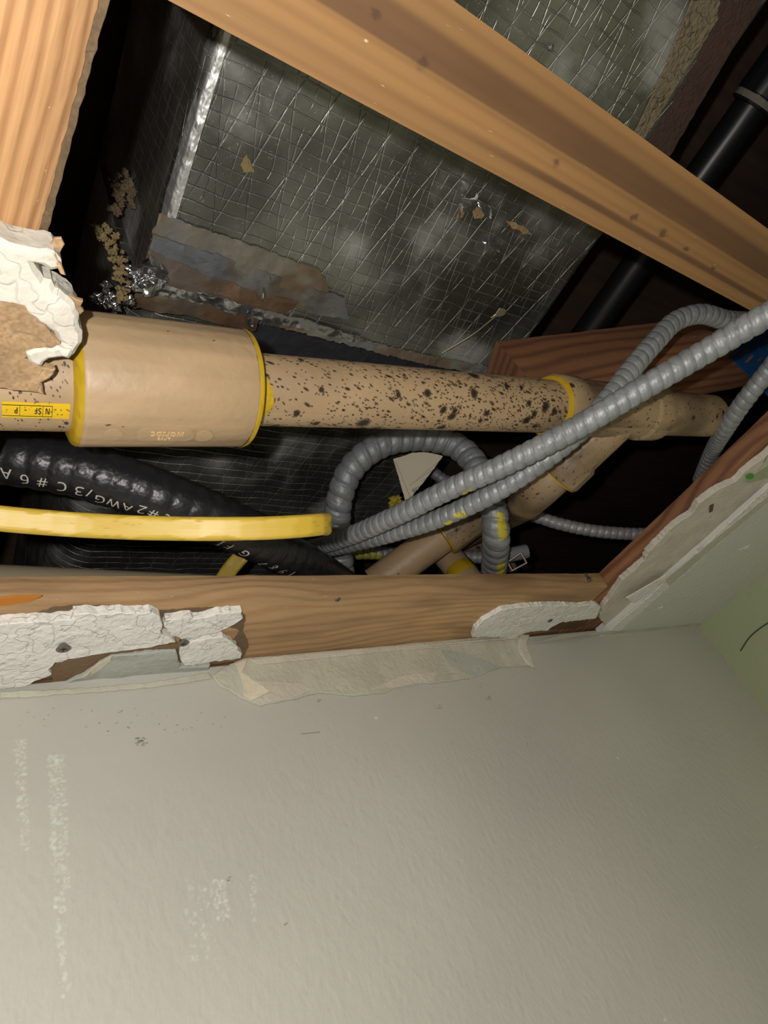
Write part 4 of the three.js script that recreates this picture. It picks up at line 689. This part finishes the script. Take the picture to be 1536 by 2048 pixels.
conduit('flexible_conduit', 'thin grey ribbed conduit crossing the dark gap beside the reddish board', [at(1020, 1024, 1.02), at(1060, 1030, 1.01), at(1120, 1048, 1.0), at(1190, 1062, 0.995), at(1270, 1068, 0.995), at(1340, 1066, 1.0)], 0.0102, 0.0105, { seed: 11, base: [0.42, 0.41, 0.42], helix: 0.4 });
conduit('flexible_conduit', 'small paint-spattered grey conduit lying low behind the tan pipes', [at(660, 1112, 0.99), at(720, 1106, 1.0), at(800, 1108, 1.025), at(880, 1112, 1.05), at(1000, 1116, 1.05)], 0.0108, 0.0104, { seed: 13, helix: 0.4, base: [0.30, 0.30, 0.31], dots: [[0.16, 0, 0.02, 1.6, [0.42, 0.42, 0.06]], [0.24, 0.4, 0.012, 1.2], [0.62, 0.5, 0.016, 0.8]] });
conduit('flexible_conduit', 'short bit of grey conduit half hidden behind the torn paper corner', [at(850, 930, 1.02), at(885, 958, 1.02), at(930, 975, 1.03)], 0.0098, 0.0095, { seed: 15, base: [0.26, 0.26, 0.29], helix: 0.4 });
// plugged stub with a bent wire hanger
{
  const a = at(990, 1116, 0.94), b = at(1056, 1102, 0.94), o = thing('pipe_stub', 'short rounded grey stub beside the hooped conduit', 'pipe', a);
  part(o, 'stub_body', tube([a, b], (s) => 0.0108 * Math.sqrt(cl(1 - Math.pow(cl((s - 0.04) / 0.0145), 4), 0.02)), { straight: true, step: 0.002, radial: 24 }), std({ color: 0x77777a, roughness: 0.7 }));
  const q = [[1018, 1122], [1042, 1106], [1053, 1126], [1024, 1141], [1016, 1126]].map(([x, y]) => at(x, y, 0.90));
  const gs = []; for (let i = 0; i < 4; i++) gs.push(tube([q[i], q[i + 1]], 0.0014, { straight: true, step: 0.01, radial: 8 }));
  for (let i = 0; i < 5; i++) { const s = new THREE.SphereGeometry(0.0014, 8, 6); s.translate(q[i].x, q[i].y, q[i].z); gs.push(s.toNonIndexed ? s : s); }
  solo('wire_hanger', 'small bent wire hanger forming a square beside the stub', 'wire', mergeGeometries(gs), std({ color: 0xa9a59c, metalness: 0.6, roughness: 0.4 }));
}
// folded corner of printed card hanging behind the hooped conduit
{
  const q = [[786, 918], [800, 914], [826, 905], [852, 904], [870, 908], [886, 912], [866, 940], [838, 976], [812, 1006], [806, 986], [796, 950]].map(([x, y]) => at(x, y, 0.895)), Q = q[0], X = q[5].clone().sub(Q).normalize(), n = X.clone().cross(q[8].clone().sub(Q)).normalize(), Y = n.clone().cross(X);
  const g = ragged(q, Q, X, Y, 0.0016, { seed: 91, jit: 0.0003, bevel: 0.0003 }), uv = g.attributes.uv, p = g.attributes.position;
  for (let i = 0; i < uv.count; i++) { const d = V3().fromBufferAttribute(p, i).sub(Q); uv.setXY(i, d.dot(X) / 0.074, d.dot(Y) / 0.074); }
  const map = canvasTex(256, 256, (c, w, h) => {
    c.fillStyle = '#d2c8b0'; c.fillRect(0, 0, w, h); const R = rng(33); c.strokeStyle = 'rgba(90,82,68,.55)'; c.lineWidth = 2;
    for (const [a, b, e, f] of [[0.28, 0.52, 0.9, 0.16], [0.42, 0.42, 0.84, 0.12], [0.50, 0.46, 0.86, 0.26], [0.05, 0.05, 0.30, 0.8], [0.38, 0.66, 0.8, 0.36]]) { c.beginPath(); c.moveTo(a * w, b * h); c.lineTo(e * w, f * h); c.stroke(); }
    c.save(); c.translate(0.36 * w, 0.62 * h); c.rotate(-0.4); c.fillStyle = 'rgba(70,60,52,.8)'; c.font = 'bold 26px sans-serif'; c.rotate(Math.PI); c.fillText('A120', -52, 8); c.restore();
    c.fillStyle = 'rgba(170,150,40,.7)'; c.beginPath(); c.ellipse(0.36 * w, 0.84 * h, 26, 12, 0.2, 0, 7); c.fill();
  }, 1, 1); map.flipY = false;
  const o = thing('paper_corner', 'folded triangular corner of printed cream card under the hooped conduit', 'card', Q);
  part(o, 'card', g, std({ map, roughness: 0.9 }));
}
// small tuft of yellow insulation beside the card
{ const gs = [[788, 1002, 6], [796, 996, 5], [784, 1010, 5], [800, 1006, 4]].map(([x, y, r], i) => lump(at(x, y, 0.84), r * 0.0008, 170 + i, 1, 1, 1, 0.9, 3)); solo('insulation_tuft', 'small tuft of yellow insulation below the printed card', 'insulation', mergeGeometries(gs), std({ color: 0x9c8a2c, roughness: 1 })); }
// blue perforated strap nailed over the brace at the right edge
{
  const onFace = (x, y) => { const d = dir(x, y); return O.clone().addScaledVector(d, (BRACE.p.clone().sub(O).dot(BRACE.n) - 0.003) / d.dot(BRACE.n)); };
  const q = [[1458, 712], [1500, 672], [1560, 618], [1600, 800], [1536, 790], [1492, 744]].map(([x, y]) => onFace(x, y));
  const Q = q[0], X = q[2].clone().sub(Q).normalize(), n = X.clone().cross(q[4].clone().sub(Q)).normalize(), Y = n.clone().cross(X);
  const loc = q.map((p) => { const d = p.clone().sub(Q); return new THREE.Vector2(d.dot(X), d.dot(Y)); }), sh = new THREE.Shape(loc);
  const slotAt = (x0, y0, x1, y1, w) => { const a = onFace(x0, y0).sub(Q), b = onFace(x1, y1).sub(Q), A = new THREE.Vector2(a.dot(X), a.dot(Y)), B = new THREE.Vector2(b.dot(X), b.dot(Y)), D = B.clone().sub(A).normalize(), t0 = Math.atan2(D.y, D.x), h = new THREE.Path(); h.absarc(B.x, B.y, w, t0 - Math.PI / 2, t0 + Math.PI / 2); h.absarc(A.x, A.y, w, t0 + Math.PI / 2, t0 + 1.5 * Math.PI); h.closePath(); sh.holes.push(h); };
  for (const [a, b, c, d] of [[1470, 706, 1480, 694], [1482, 712, 1498, 696], [1492, 724, 1505, 711], [1515, 722, 1522, 716], [1506, 668, 1518, 655], [1520, 672, 1533, 656], [1530, 686, 1538, 678], [1536, 700, 1544, 692], [1536, 740, 1546, 730]]) slotAt(a, b, c, d, 0.0018);
  const g = new THREE.ExtrudeGeometry(sh, { depth: 0.0012, bevelEnabled: false, curveSegments: 6 }); g.applyMatrix4(new THREE.Matrix4().makeBasis(X, Y, X.clone().cross(Y))); g.translate(Q.x, Q.y, Q.z);
  solo('perforated_strap', 'blue slotted metal strap over the brace at the right edge', 'strap', g, std({ color: 0x1d4f86, roughness: 0.5, metalness: 0.2, bumpMap: gypBump, bumpScale: 0.0008 }));
}
renderer.render(scene, camera);
